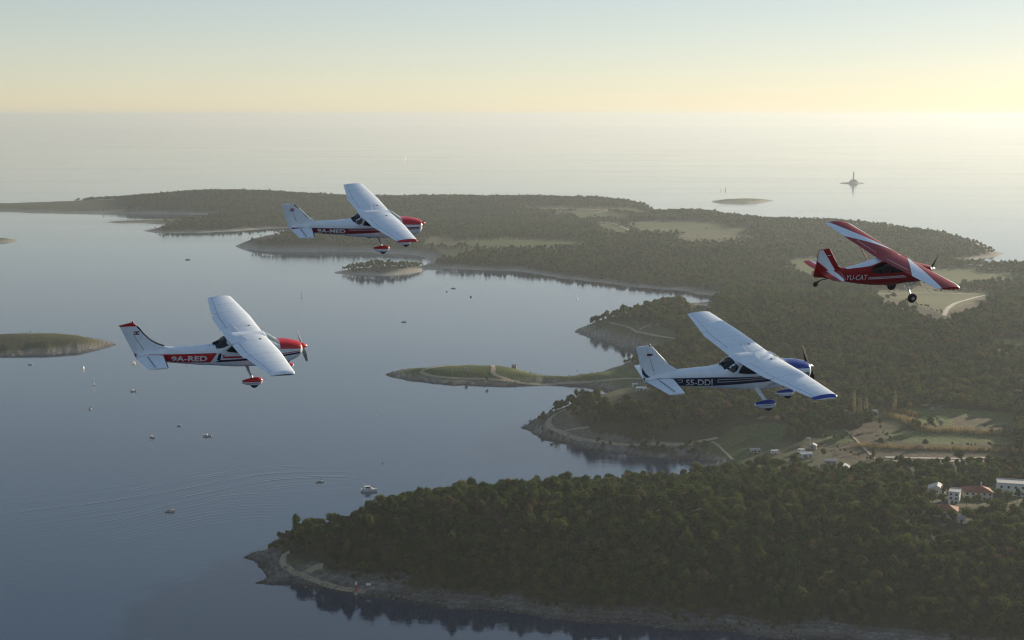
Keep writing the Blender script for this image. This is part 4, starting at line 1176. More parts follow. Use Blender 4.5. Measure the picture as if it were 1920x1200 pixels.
def reeds(pts, wid, hgt, label, dens=9):
    Q = [ground_pt(*p)[:2] for p in pts]; rr = np.random.RandomState(len(pts) + int(wid * 10)); v, f = [], []
    for a, b in zip(Q[:-1], Q[1:]):
        for i in range(int(np.linalg.norm(b - a) * dens * wid / 3)):
            p = a + (b - a) * rr.rand() + rr.randn(2) * wid * .35; z = float(height(p[0], p[1])); t = rr.rand() * 6.28
            h = hgt * (.6 + .6 * rr.rand()); dx, dy = math.cos(t) * .22, math.sin(t) * .22; k = len(v)
            v += [(p[0] - dx, p[1] - dy, z - .2), (p[0] + dx, p[1] + dy, z - .2), (p[0] + dx * .6 + rr.randn() * .3, p[1] + dy * .6 + rr.randn() * .3, z + h)]; f.append((k, k + 1, k + 2))
    return prop(link("reed_bed", mesh_from("reed_bed", v, f, M['reed'])), label, None, None, "stuff")
reeds([(1660, 782), (1700, 790), (1716, 800), (1732, 810), (1790, 812), (1850, 814), (1905, 817)], 6, 4.2, "tan reed bank curving along the green crop")
reeds([(1606, 838), (1660, 842), (1720, 844), (1800, 846), (1892, 849)], 4, 3.4, "straight tan reed strip above the brown field")
reeds([(1640, 772), (1690, 772), (1720, 782)], 5, 3.0, "short tan reed patch beside the lone poplar")

gr = np.random.RandomState(3)
for i, (px, py, lab) in enumerate(((1748, 946, "garden tree left of the narrow white house"), (1766, 950, "dark garden tree before the white gabled house"), (1774, 940, "slim garden tree between the gabled and the narrow white house"), (1812, 950, "garden tree at the left corner of the red-roofed house"), (1832, 952, "garden tree before the middle of the red-roofed house"), (1851, 951, "garden tree at the right corner of the red-roofed house"),
        (1872, 946, "garden tree at the left corner of the large flat-roofed building"), (1889, 948, "garden tree before the large flat-roofed building"), (1907, 945, "garden tree at the right end of the large flat-roofed building"), (1786, 984, "garden tree before the lowest red-roofed house"), (1758, 980, "garden tree left of the lowest red-roofed house"), (1815, 972, "garden tree right of the lowest red-roofed house"))):
    k = i % 6
    plant("garden_tree", px, py, KINDS[k][0], KINDS[k][1], lab, "tree", "garden trees around the houses", .70 + .3 * gr.rand(), gr.rand() * 6)
# ------------------------------------------------------------------ aircraft
def pchip(xs, ys):
    xs, ys = np.array(xs, float), np.array(ys, float)
    h = np.diff(xs); d = np.diff(ys) / h; mm = np.zeros(len(xs))
    for i in range(1, len(xs) - 1):
        if d[i - 1] * d[i] > 0:
            w1, w2 = 2 * h[i] + h[i - 1], h[i] + 2 * h[i - 1]
            mm[i] = (w1 + w2) / (w1 / d[i - 1] + w2 / d[i])
    mm[0], mm[-1] = d[0], d[-1]
    def f(x):
        x = np.clip(x, xs[0], xs[-1]); i = np.clip(np.searchsorted(xs, x) - 1, 0, len(xs) - 2)
        t = (x - xs[i]) / h[i]
        return (1 + 2 * t) * (1 - t) ** 2 * ys[i] + t * (1 - t) ** 2 * h[i] * mm[i] + t * t * (3 - 2 * t) * ys[i + 1] + t * t * (t - 1) * h[i] * mm[i + 1]
    return f

class Fuselage:
    """x runs aft from the spinner tip, y to starboard, z up"""
    def __init__(s, rows):
        X = [r[0] for r in rows]; s.x0, s.x1 = X[0], X[-1]
        s.zt, s.zb, s.hw, s.n = (pchip(X, [r[k] for r in rows]) for k in (1, 2, 3, 4))
    def side(s, x, z):
        zt, zb = s.zt(x), s.zb(x); zc, hz = (zt + zb) / 2, (zt - zb) / 2
        q = np.clip(abs((z - zc) / hz), 0, 1); n = s.n(x)
        return float(s.hw(x) * (1 - q ** n) ** (1 / n))
    def top(s, x, y):
        zt, zb = s.zt(x), s.zb(x); zc, hz = (zt + zb) / 2, (zt - zb) / 2
        q = np.clip(abs(y / s.hw(x)), 0, 1); n = s.n(x)
        return float(zc + hz * (1 - q ** n) ** (1 / n))
    def rings(s, x0, x1, k=44, m=36, off=0.0):
        out = []
        for x in np.linspace(x0, x1, k):
            zt, zb = s.zt(x), s.zb(x); zc, hz = (zt + zb) / 2, (zt - zb) / 2; n = s.n(x); ring = []
            for t in np.linspace(0, 2 * math.pi, m, endpoint=False):
                c, q = math.cos(t), math.sin(t)
                ring.append((x, (s.hw(x) + off) * math.copysign(abs(c) ** (2 / n), c), zc + (hz + off) * math.copysign(abs(q) ** (2 / n), q)))
            out.append(ring)
        return out

def stripe(name, F, x0, x1, lo, hi, mat, parent, off=0.006, nx=40, nz=5, sides=(1, -1)):
    """painted band following the fuselage side; x0/x1 = (at top edge, at bottom edge)"""
    x0 = x0 if isinstance(x0, tuple) else (x0, x0); x1 = x1 if isinstance(x1, tuple) else (x1, x1)
    xs_ = sorted({min(x0), max(x0), min(x1), max(x1)})
    for sd in sides:
        v, f = [], []
        for i in range(nx + 1):
            for j in range(nz + 1):
                a, b = i / nx, j / nz
                xa = x0[0] * (1 - b) + x0[1] * b; xb = x1[0] * (1 - b) + x1[1] * b
                x = xa + (xb - xa) * a
                z = float(hi(x)) * (1 - b) + float(lo(x)) * b
                v.append((x, sd * (F.side(x, z) + off), z))
                if i and j:
                    k = i * (nz + 1) + j
                    f.append((k, k - 1, k - nz - 2, k - nz - 1))
        me = mesh_from(name, v, f, mat, smooth=True)
        link(name, me, parent)

def lin(*pts):
    X = [p[0] for p in pts]; Y = [p[1] for p in pts]
    o = np.argsort(X); X = np.array(X)[o]; Y = np.array(Y)[o]
    return lambda x: np.interp(x, X, Y)

def poly_patch(name, F, pts, mat, parent, off=0.006, sides=(1, -1), sub=2):
    """flat polygon in (x, z) laid on the fuselage side, e.g. a window"""
    for sd in sides:
        bm = bmesh.new()
        vs = [bm.verts.new((p[0], 0, p[1])) for p in pts]
        bm.faces.new(vs)
        bmesh.ops.triangulate(bm, faces=bm.faces[:])
        bmesh.ops.subdivide_edges(bm, edges=bm.edges[:], cuts=sub, use_grid_fill=True)
        for v_ in bm.verts: v_.co.y = sd * (F.side(v_.co.x, v_.co.z) + off)
        me = bpy.data.meshes.new(name); bm.to_mesh(me); bm.free(); me.materials.append(mat)
        fix_normals(me); auto_smooth(me, 60)
        link(name, me, parent)

def foil(c, t, cam=0.02, p=0.4):
    """upper and lower height of the section at chord fraction c (in chords)"""
    yt = 5 * t * (0.2969 * math.sqrt(max(c, 0)) - 0.126 * c - 0.3516 * c * c + 0.2843 * c ** 3 - 0.1036 * c ** 4)
    yc = cam / p ** 2 * (2 * p * c - c * c) if c < p else cam / (1 - p) ** 2 * (1 - 2 * p + 2 * p * c - c * c)
    return yc + yt, yc - yt

CS = [0, .006, .02, .05, .1, .18, .28, .4, .52, .64, .76, .88, 1.0]
def surface(stations, t=0.12, cam=0.02, axis='y', n=None):
    """lifting surface: stations (span position, x of leading edge, x of trailing edge, z, first chord fraction, last chord fraction)"""
    rings = []
    for st in stations:
        y, xl, xt, z, c0, c1 = st[:6]; tt = st[6] if len(st) > 6 else t
        ch = xt - xl; up, lo = [], []
        for q in CS:
            c = c0 + (c1 - c0) * q
            u, l = foil(c, tt, cam)
            up.append((xl + c * ch, u * ch)); lo.append((xl + c * ch, l * ch))
        pts = up + lo[::-1][0 if c1 < 0.995 else 1:][: len(lo) if c0 > 0 else len(lo) - 1]
        if axis == 'y': rings.append([(p[0], y, z + p[1]) for p in pts])
        else: rings.append([(p[0], p[1], y) for p in pts])
    L = min(len(r) for r in rings)
    if len({len(r) for r in rings}) > 1:
        full = []
        for st in stations:
            y, xl, xt, z, c0, c1 = st[:6]; tt = st[6] if len(st) > 6 else t
            ch = xt - xl; up, lo = [], []
            for q in CS:
                c = c0 + (c1 - c0) * q; u, l = foil(c, tt, cam)
                up.append((xl + c * ch, u * ch)); lo.append((xl + c * ch, l * ch))
            pts = up + lo[::-1]
            full.append([(p[0], y, z + p[1]) for p in pts] if axis == 'y' else [(p[0], p[1], y) for p in pts])
        rings = full
    return rings

def hinge_drop(rings, hx, hz, ang):
    """rotate a flap about its hinge line (per ring), trailing edge down"""
    out = []
    for r, x0, z0 in zip(rings, hx, hz):
        c, s_ = math.cos(ang), math.sin(ang)
        out.append([(x0 + (p[0] - x0) * c + (p[2] - z0) * s_, p[1], z0 - (p[0] - x0) * s_ + (p[2] - z0) * c) for p in r])
    return out

def loft_obj(name, rings, mats, parent, smooth=50, cap=True):
    mb = MB(); mb.loft(rings, cap=cap); return mb.build(name, mats, parent, smooth)

def text_mesh(name, txt, x_aft, x_fwd, z_mid, hgt, F, mat, parent, bold=0.02, slant=0.0, tilt=0.0, off=0.011, side=1):
    cu = bpy.data.curves.new(name, 'FONT'); cu.body = txt; cu.size = 1.0; cu.offset = bold; cu.resolution_u = 3
    tmp = bpy.data.objects.new(name, cu); COL.objects.link(tmp)
    dg = bpy.context.evaluated_depsgraph_get(); dg.update()
    me = bpy.data.meshes.new_from_object(tmp.evaluated_get(dg))
    bpy.data.objects.remove(tmp); bpy.data.curves.remove(cu)
    bm = bmesh.new(); bm.from_mesh(me)
    xs_ = [v_.co.x for v_ in bm.verts]; ys_ = [v_.co.y for v_ in bm.verts]
    for k in range(1, 10):      # cut the flat letters finely so that they can follow the curved skin
        bmesh.ops.bisect_plane(bm, geom=bm.verts[:] + bm.edges[:] + bm.faces[:], plane_co=(0, min(ys_) + (max(ys_) - min(ys_)) * k / 10, 0), plane_no=(0, 1, 0))
    for k in range(1, 16):
        bmesh.ops.bisect_plane(bm, geom=bm.verts[:] + bm.edges[:] + bm.faces[:], plane_co=(min(xs_) + (max(xs_) - min(xs_)) * k / 16, 0, 0), plane_no=(1, 0, 0))
    bm.to_mesh(me); bm.free()
    n = len(me.vertices); co = np.empty(n * 3); me.vertices.foreach_get("co", co); co = co.reshape(-1, 3)
    lo, hi = co[:, :2].min(0), co[:, :2].max(0)
    u = (co[:, 0] - lo[0]) / (hi[0] - lo[0]); v = (co[:, 1] - lo[1]) / (hi[1] - lo[1])
    x = x_aft + (x_fwd - x_aft) * u
    z = z_mid + (v - .5) * hgt + tilt * (x - (x_aft + x_fwd) / 2)
    x = x - slant * (v - .5) * hgt
    co = np.stack([x, [side * (F.side(a, b) + off) for a, b in zip(x, z)], z], 1)
    me.vertices.foreach_set("co", co.ravel()); me.materials.clear(); me.materials.append(mat); me.update()
    bm = bmesh.new(); bm.from_mesh(me)
    for f_ in bm.faces:
        if f_.normal.y * side < 0: f_.normal_flip()
    bm.to_mesh(me); bm.free()
    return link(name, me, parent)

def fairing(name, F_x, R_x, top, bot, y, w, mats, parent, split, nose=0.0):
    """teardrop wheel cover: upper colour, thin line, lower white"""
    mb = MB(); K = 16; Mm = 24; rings = []
    zc = split
    for i in range(K + 1):
        t = i / K; x = F_x + (R_x - F_x) * t
        k = (math.sqrt(t / .28) * (1.35 - .35 * t / .28) if t < .28 else 1 - .0 - (t - .28) ** 1.7 * 1.05) if t > 0 else 0.05
        k = max(min(k, 1), .10)
        ring = []
        for a in np.linspace(0, 2 * math.pi, Mm, endpoint=False):
            c, s_ = math.cos(a), math.sin(a)
            zz = zc + (top - zc) * k * abs(s_) ** .9 if s_ >= 0 else zc - (zc - bot) * (0.35 + .65 * k) * abs(s_) ** .8 * min(1, k * 1.4)
            ring.append((x, y + w * k * math.copysign(abs(c) ** .8, c), zz))
        rings.append(ring)
    n0 = len(mb.f); mb.loft(rings)
    for i in range(len(mb.f)):
        q = mb.f[i]
        if len(q) != 4: mb.m[i] = 1; continue
        j = min(x % Mm for x in q) if max(x % Mm for x in q) - min(x % Mm for x in q) < Mm / 2 else Mm - 1
        mb.m[i] = 0 if j < Mm // 2 else 1
    return mb.build(name, mats, parent, smooth=50)

def propeller(parent, hub_x, radius, angs, mat, spin_mat, sp_len=0.36, sp_r=0.17, broad=1.0):
    hub = MB()
    K = 12
    hub.loft([[(x, sp_r * q * math.cos(a), sp_r * q * math.sin(a)) for a in np.linspace(0, 6.2832, 20, endpoint=False)]
              for x, q in [(sp_len * t, math.sin(min(1, t) * 1.5708) ** .8 if t > 0 else .03) for t in (0, .04, .12, .25, .42, .6, .8, 1.0)]])
    pr = hub.build("propeller", [spin_mat], parent, smooth=40)
    for a in angs:
        mb = MB(); rings = []
        for t in np.linspace(0.02, 1, 14):
            r = radius * t; w = broad * (0.09 + .16 * math.sin(min(1, t * 1.25) * 2.6)) * (1 if t < .96 else .6); th = .035 * (1 - .75 * t)
            tw = R(72 - 24 * t)
            ring = []
            for u in np.linspace(0, 2 * math.pi, 10, endpoint=False):
                p = (math.cos(u) * w * .62, math.sin(u) * th)
                tx = p[0] * math.cos(tw) - p[1] * math.sin(tw); tz = p[0] * math.sin(tw) + p[1] * math.cos(tw)
                # in-plane (tz) and along the shaft (tx)
                ring.append((hub_x + tz * .9, r * math.sin(a) + tx * math.cos(a), r * math.cos(a) - tx * math.sin(a)))
            rings.append(ring)
        mb.loft(rings); mb.build("blade", [mat], pr, smooth=45)
    return pr

def place(root, pose):
    r, t = np.array(pose[:3]), np.array(pose[3:])
    a = np.linalg.norm(r); k = r / a; K = np.array([[0, -k[2], k[1]], [k[2], 0, -k[0]], [-k[1], k[0], 0]])
    Rm = np.eye(3) + math.sin(a) * K + (1 - math.cos(a)) * K @ K
    C = np.array([[1, 0, 0], [0, -sP, cP], [0, -cP, -sP]])   # survey frame (right, down, forward) to world
    W = C @ Rm; T = C @ t + np.array([0, 0, CAM_H])
    mtx = Matrix.Identity(4)
    for i in range(3):
        for j in range(3): mtx[i][j] = W[i, j]
        mtx[i][3] = T[i]
    root.matrix_world = mtx

def seam(name, pts, parent, rad=0.006, mat=None):
    mb = MB(); mb.tube(pts, rad, 5); return mb.build(name, [mat or M['seam']], parent)

def high_wing(root, F, S_):
    """cantilever of parts shared by the three white high-wing tourers; S_ holds the measured sizes and paint"""
    # fuselage
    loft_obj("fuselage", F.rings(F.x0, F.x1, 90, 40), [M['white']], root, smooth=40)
    # cowling paint: upper colour
    cowl_top = S_['cowl']
    v, f = [], []; nx, na = 24, 22
    for i in range(nx + 1):
        x = F.x0 + (S_['cowl_x'] - F.x0) * i / nx
        for j in range(na + 1):
            zs = float(S_['cowl_split'](x)); ys = F.side(x, zs)
            yy = ys * math.sin((j / na - .5) * math.pi)
            zt = F.top(x, yy * .999)
            if j in (0, na): zt = zs
            v.append((x, yy + math.copysign(.005, yy) * (j in (0, na)), max(zt, zs) + .005))
            if i and j:
                k = i * (na + 1) + j
                f.append((k, k - na - 1, k - na - 2, k - 1))
    link("cowling", mesh_from("cowling", v, f, cowl_top, smooth=True), root)
    # engine air intake and exhaust
    mb = MB()
    for sy in (-1, 1): mb.box((F.x0 - .012, sy * .22 - .1, .0), (F.x0 + .02, sy * .22 + .1, .10))
    mb.build("air_intake", [M['black']], root)
    mb = MB(); mb.tube([(1.3, .22, F.zb(1.3) + .05), (1.36, .22, F.zb(1.3) - .12)], .035, 8); mb.build("exhaust_pipe", [M['metal']], root)
    # windscreen and rear window lie just proud of the skin
    for nm, xa, xb, hwf, mat in (("windscreen", 1.52, 2.10, .80, M['clearglass']), ("rear_window", S_['rw'][0], S_['rw'][1], .72, M['glass'])):
        v, f = [], []
        for i in range(13):
            x = xa + (xb - xa) * i / 12
            for j in range(17):
                y = (j / 8 - 1) * F.hw(x) * hwf
                v.append((x, y, F.top(x, y) + .008))
                if i and j:
                    k = i * 17 + j; f.append((k, k - 17, k - 18, k - 1))
        link(nm, mesh_from(nm, v, f, mat, smooth=True), root)
    for poly in S_['windows']:
        poly_patch("side_window", F, poly, M['glass'], root, 0.008)
    # wings
    xl, xt, z0, z1, xl1, xt1, half = S_['wing']
    yk = 2.55
    def st(y, c0=0., c1=1.):
        f_ = y / half; k = max(0, (y - yk) / (half - yk))
        return (y, xl + (xl1 - xl) * k, xt + (xt1 - xt) * k, z0 + (z1 - z0) * f_, c0, c1, .125 - .02 * f_)
    ya, yb, yc, yd = .98, 2.93, 2.97, 5.17
    hc = .835
    for sd in (1, -1):
        segs = [st(0.0), st(ya - .002), st(ya, 0, hc), st(1.8, 0, hc), st(yk, 0, hc), st(yb, 0, hc), st(yc, 0, hc), st(4.1, 0, hc), st(yd, 0, hc), st(yd + .02), st(half - .16)]
        flip = lambda rs_: [[(p[0], sd * p[1], p[2]) for p in r] for r in rs_]
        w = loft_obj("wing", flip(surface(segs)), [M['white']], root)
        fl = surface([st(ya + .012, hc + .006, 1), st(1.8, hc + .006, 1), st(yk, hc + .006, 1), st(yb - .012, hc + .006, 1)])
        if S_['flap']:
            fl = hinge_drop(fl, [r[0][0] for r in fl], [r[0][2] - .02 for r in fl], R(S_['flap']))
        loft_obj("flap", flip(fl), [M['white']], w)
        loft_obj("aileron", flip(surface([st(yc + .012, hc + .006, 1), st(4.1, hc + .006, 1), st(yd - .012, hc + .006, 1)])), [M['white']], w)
        # drooped tip
        def tip(k, dz, shr):
            y, a, b, z, c0, c1, t_ = st(half - .16 + .16 * k); 
            return (y, a + shr * .5, b - shr * .35, z + dz, 0, 1, t_ * (1 - .45 * k))
        loft_obj("wing_tip", flip(surface([tip(0.02, 0, 0), tip(.5, -.012, .03), tip(.85, -.035, .10), tip(1.0, -.05, .2)])), [S_['tip']], w)
        if S_.get('tipline'):
            r_ = surface([tip(.88, -.05, .10), tip(1.02, -.065, .2)])
            loft_obj("tip_trim", flip(r_), [S_['tipline']], w)
        # strut, fuel cap, trim strips, seams
        mb = MB(); mb.tube([(2.35, sd * .50, -.50), (2.62, sd * 2.45, st(2.45)[3] - .07)], .05, 10, flat=2.4); mb.build("wing_strut", [M['white']], w, 50)
        zc = lambda x, y: st(y)[3] + foil((x - st(y)[1]) / (st(y)[2] - st(y)[1]), st(y)[6])[0] * (st(y)[2] - st(y)[1])
        mb = MB(); q = (2.62, sd * .95, zc(2.62, .95)); mb.tube([q, (q[0], q[1], q[2] + .02)], .045, 12); mb.build("fuel_cap", [M['seam']], w)
        for (a, b) in S_['strips']:
            if (a[1] + b[1]) / 2 * sd > 0:
                seam("trim_strip", [(a[0], a[1], zc(a[0], abs(a[1])) + .001), ((a[0] + b[0]) / 2, (a[1] + b[1]) / 2, zc((a[0] + b[0]) / 2, abs(a[1] + b[1]) / 2) + .018), (b[0], b[1], zc(b[0], abs(b[1])) + .001)], w, .009, M['hullwhite'])
        # gaps along the hinge lines read as dark lines
        for y0_, y1_ in ((ya, yb), (yc, yd)):
            pts = [(st(y)[1] + (st(y)[2] - st(y)[1]) * hc, sd * y, zc(st(y)[1] + (st(y)[2] - st(y)[1]) * hc, y) - .004) for y in np.linspace(y0_, y1_, 8)]
            seam("hinge_gap", pts, w, .007)
        mb = MB()
        for y in (1.02, 2.0, 2.96, 4.1):       # rib lap lines in the skin
            pts = [(st(y)[1] + (st(y)[2] - st(y)[1]) * c, sd * y, zc(st(y)[1] + (st(y)[2] - st(y)[1]) * c, y) - .0015) for c in np.linspace(.03, .8, 9)]
            mb.tube(pts, .0035, 4)
        mb.build("skin_seam", [M['seam']], w)
    # tail
    h = S_['stab']     # root y, root LE, root hinge, root TE, tip y, tip LE, tip hinge, tip TE, z
    for sd in (1, -1):
        flip = lambda rs_: [[(p[0], sd * p[1], p[2]) for p in r] for r in rs_]
        y0_, a0, g0, b0, y1_, a1, g1, b1, z = h
        def ss(y, q0, q1):
            k = (y - y0_) / (y1_ - y0_); a, g, b = a0 + (a1 - a0) * k, g0 + (g1 - g0) * k, b0 + (b1 - b0) * k
            gc = (g - a) / (b - a)
            return (y, a, b, z, 0 if q0 == 0 else gc + .012, gc if q1 == 0 else 1, .09)
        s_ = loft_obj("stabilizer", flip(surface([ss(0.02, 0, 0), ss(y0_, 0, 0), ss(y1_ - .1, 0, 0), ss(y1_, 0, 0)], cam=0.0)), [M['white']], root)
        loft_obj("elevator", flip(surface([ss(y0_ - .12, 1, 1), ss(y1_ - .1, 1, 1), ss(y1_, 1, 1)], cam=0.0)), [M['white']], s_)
        pts = [(g0 + (g1 - g0) * k + .01, sd * (y0_ + (y1_ - y0_) * k), z + .055) for k in (0.0, .5, .92)]
        seam("hinge_gap", pts, s_, .012)
        if S_.get('boot'):
            pts = [(a0 + (a1 - a0) * k + .005, sd * (y0_ + (y1_ - y0_) * k), z) for k in np.linspace(0, .96, 6)]
            mb = MB(); mb.tube(pts, .03, 8); mb.build("leading_edge_boot", [M['seam']], s_, 60)
    fz = S_['fin']     # list of (z, LE, hinge, TE)
    def fs(row, q0):
        zz, a, g, b = row; gc = (g - a) / (b - a)
        return (zz, a, b, 0, 0 if q0 == 0 else gc + .012, gc if q0 == 0 else 1, .10 / max(1, (b - a)))
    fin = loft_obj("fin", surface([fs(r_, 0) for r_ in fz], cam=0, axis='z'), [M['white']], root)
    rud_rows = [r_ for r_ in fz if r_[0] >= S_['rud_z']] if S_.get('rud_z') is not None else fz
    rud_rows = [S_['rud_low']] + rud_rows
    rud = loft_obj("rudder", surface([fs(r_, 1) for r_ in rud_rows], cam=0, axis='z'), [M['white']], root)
    for sd in (1, -1):
        pts = [(np.interp(zz, [r_[0] for r_ in fz], [r_[2] for r_ in fz]) + .006, sd * .036, zz) for zz in np.linspace(fz[2][0], fz[-1][0] * .72, 8)]
        seam("hinge_gap", pts, rud, .010)
    if S_.get('boot'):
        pts = [(p[0], 0, p[1]) for p in S_['boot']]
        mb = MB(); mb.tube(pts, .04, 8); mb.build("leading_edge_boot", [M['seam']], fin, 60)
    if S_.get('fincap'):
        mb = MB(); rows = S_['fincap']
        mb.loft([[(x, y * w_, z) for x, z, w_ in ((rows[0][0], rows[0][1], .3), (rows[1][0], rows[1][1], .4), (rows[2][0], rows[2][1], .1), (rows[3][0], rows[3][1], .3))] for y in (-.16, .16)])
        mb.build("fin_cap", [M['red']], fin)
    # beacon and aerials
    bx, bz = S_['beacon']
    mb = MB(); mb.tube([(bx, 0, bz - .02), (bx, 0, bz + .05), (bx, 0, bz + .08)], [.035, .03, .012], 10); mb.build("beacon", [M['darkred']], fin)
    for x, y, hgt in S_['aerials']:
        mb = MB(); zt = F.top(x, y); mb.tube([(x, y, zt - .02), (x + .03, y, zt + hgt)], [.012, .006], 6); mb.build("aerial", [M['black']], root)
    xb = S_['belly']
    mb = MB(); zb = F.zb(xb); mb.tube([(xb, .1, zb + .03), (xb + .02, .1, zb - .11), (xb - .05, .1, zb - .13)], [.012, .01, .008], 6); mb.build("belly_aerial", [M['black']], root)
    # undercarriage
    wx, wy, wz, wr = S_['wheel']
    for sd in (1, -1):
        mb = MB(); mb.tube([(S_['gear'][0], sd * .42, S_['gear'][1]), (S_['gear'][0] + .01, sd * .75, S_['gear'][1] - .10), (wx + .02, sd * (wy - .10), wz + .10), (wx, sd * (wy - .06), wz)], [.075, .06, .05, .045], 10, flat=S_.get('gearflat', 1.6))
        g = mb.build("gear_leg", [S_.get('gearmat', M['white'])], root, 50)
        mb = MB(); mb.wheel((wx, sd * wy, wz), wr, .15); mb.build("wheel", [M['black']], g, 40)
        fx, rx, ft, fb, fsplit = S_['fair']
        fairing("wheel_fairing", fx, rx, ft, fb, sd * wy, .15, [S_['pant'], M['white']], g, fsplit)
        mb = MB()
        k_ = [(fx + (rx - fx) * t, sd * (wy + sd * 0) + s2 * (.152 * (1 if t < .6 else 1 - (t - .6) ** 1.5 * 1.3)), fsplit - .055) for s2 in (1,) for t in np.linspace(.12, .97, 10)]
        mb.tube([(p[0], sd * abs(p[1]), p[2]) for p in k_], .010, 5); mb.build("fairing_line", [S_['pantline']], g)
    nx_, nz_, nr = S_['nose']
    mb = MB(); mb.tube([(nx_ - .12, 0, F.zb(nx_) + .1), (nx_ - .02, 0, nz_ + .2), (nx_, 0.0, nz_)], [.05, .045, .03], 10); g = mb.build("nose_gear_leg", [M['black'] if S_.get('dark_nose') else M['metal']], root, 50)
    mb = MB(); mb.wheel((nx_, 0, nz_), nr, .13); mb.build("wheel", [M['black']], g, 40)
    if S_.get('nosefair'):
        a_, b_, t_, bo, sp = S_['nosefair']
        fairing("wheel_fairing", a_, b_, t_, bo, 0, .14, [S_['pant'], M['white']], g, sp)
    # engine
    propeller(root, .26, .95, S_['prop'], S_['blade'], S_['spin'], broad=0.65 if S_['blade'] is M['greyblade'] else 1.0)
    return fin

def fin_y(S_, x, z):
    """half thickness of the fin at a point"""
    fz = S_['fin']; Z = [r_[0] for r_ in fz]
    a, b = np.interp(z, Z, [r_[1] for r_ in fz]), np.interp(z, Z, [r_[3] for r_ in fz])
    c = min(max((x - a) / (b - a), 0), 1)
    return foil(c, .10 / max(1, (b - a)), 0)[0] * (b - a)

def fin_flag(root_fin, S_, x0, x1, z0, z1, bands, emblem):
    """national flag painted on the fin: stacked bands from the top"""
    for sd in (1, -1):
        me_v, me_f, mi = [], [], []
        n = len(bands)
        for k, mt in enumerate(bands):
            za, zb = z1 - (z1 - z0) * k / n, z1 - (z1 - z0) * (k + 1) / n
            q = len(me_v)
            me_v += [(x, sd * (fin_y(S_, x, z) + .016), z) for x, z in ((x0, za), (x1, za), (x1, zb), (x0, zb))]
            me_f.append((q, q + 1, q + 2, q + 3)); mi.append(k)
        xm, zm, r_ = emblem; q = len(me_v)
        me_v += [(x, sd * (fin_y(S_, x, z) + .022), z) for x, z in ((xm - r_, zm + r_), (xm + r_, zm + r_), (xm + r_, zm - r_ * .3), (xm, zm - r_), (xm - r_, zm - r_ * .3))]
        me_f.append((q, q + 1, q + 2, q + 3, q + 4)); mi.append(n)
        link("flag", mesh_from("flag", me_v, me_f, list(bands) + [M['red']], midx=mi), root_fin)

def fin_patch(name, S_, pts_lo, pts_hi, mat, parent, n=16):
    """paint band across fin and rudder between two lines (x, z)"""
    for sd in (1, -1):
        v, f = [], []
        for i in range(n + 1):
            a = i / n
            for b in np.linspace(0, 1, 5):
                xa = np.interp(a, np.linspace(0, 1, len(pts_lo)), [p[0] for p in pts_lo]); za = np.interp(a, np.linspace(0, 1, len(pts_lo)), [p[1] for p in pts_lo])
                xb = np.interp(a, np.linspace(0, 1, len(pts_hi)), [p[0] for p in pts_hi]); zb = np.interp(a, np.linspace(0, 1, len(pts_hi)), [p[1] for p in pts_hi])
                x, z = xa + (xb - xa) * b, za + (zb - za) * b
                v.append((x, sd * (fin_y(S_, x, z) + .006), z))
        for i in range(n):
            for j in range(4):
                k = i * 5 + j; f.append((k, k + 1, k + 6, k + 5))
        link(name, mesh_from(name, v, f, mat, smooth=True), parent)

ROWS_172 = [(.30, .17, -.36, .34, 2.4), (.36, .22, -.44, .41, 2.7), (.48, .26, -.52, .46, 2.8), (.95, .36, -.61, .50, 3.0), (1.48, .42, -.68, .53, 3.2), (1.80, .62, -.71, .545, 3.2),
            (2.12, .80, -.72, .55, 3.4), (3.0, .84, -.67, .55, 3.4), (3.65, .82, -.61, .545, 3.2), (3.98, .69, -.57, .53, 3.0), (4.42, .42, -.51, .49, 2.8), (4.9, .385, -.45, .44, 2.7),
            (5.5, .40, -.37, .36, 2.6), (6.3, .41, -.28, .25, 2.5), (7.2, .30, -.15, .11, 2.4), (7.78, .17, -.03, .03, 2.2)]
WIN_172 = [[(4.42, .50), (4.30, .56), (4.12, .61), (3.98, .62), (3.86, .56), (3.84, .46), (3.92, .32), (4.06, .25), (4.24, .34)],
           [(3.84, .22), (3.80, .34), (3.70, .50), (3.60, .58), (3.3, .62), (2.9, .60), (2.70, .55), (2.70, .14), (3.08, .12), (3.5, .16)]]
WIN_FRONT = [(2.62, .55), (2.3, .58), (2.05, .50), (1.82, .30), (1.78, .16), (2.62, .13)]
FIN_172 = [(-.02, 6.6, 7.24, 7.80), (.30, 6.15, 7.35, 7.88), (.44, 6.38, 7.40, 7.93), (.53, 6.52, 7.44, 7.95), (.66, 6.73, 7.48, 8.0), (1.1, 7.15, 7.65, 8.12), (1.50, 7.53, 7.80, 8.24), (1.56, 7.62, 7.83, 8.22)]

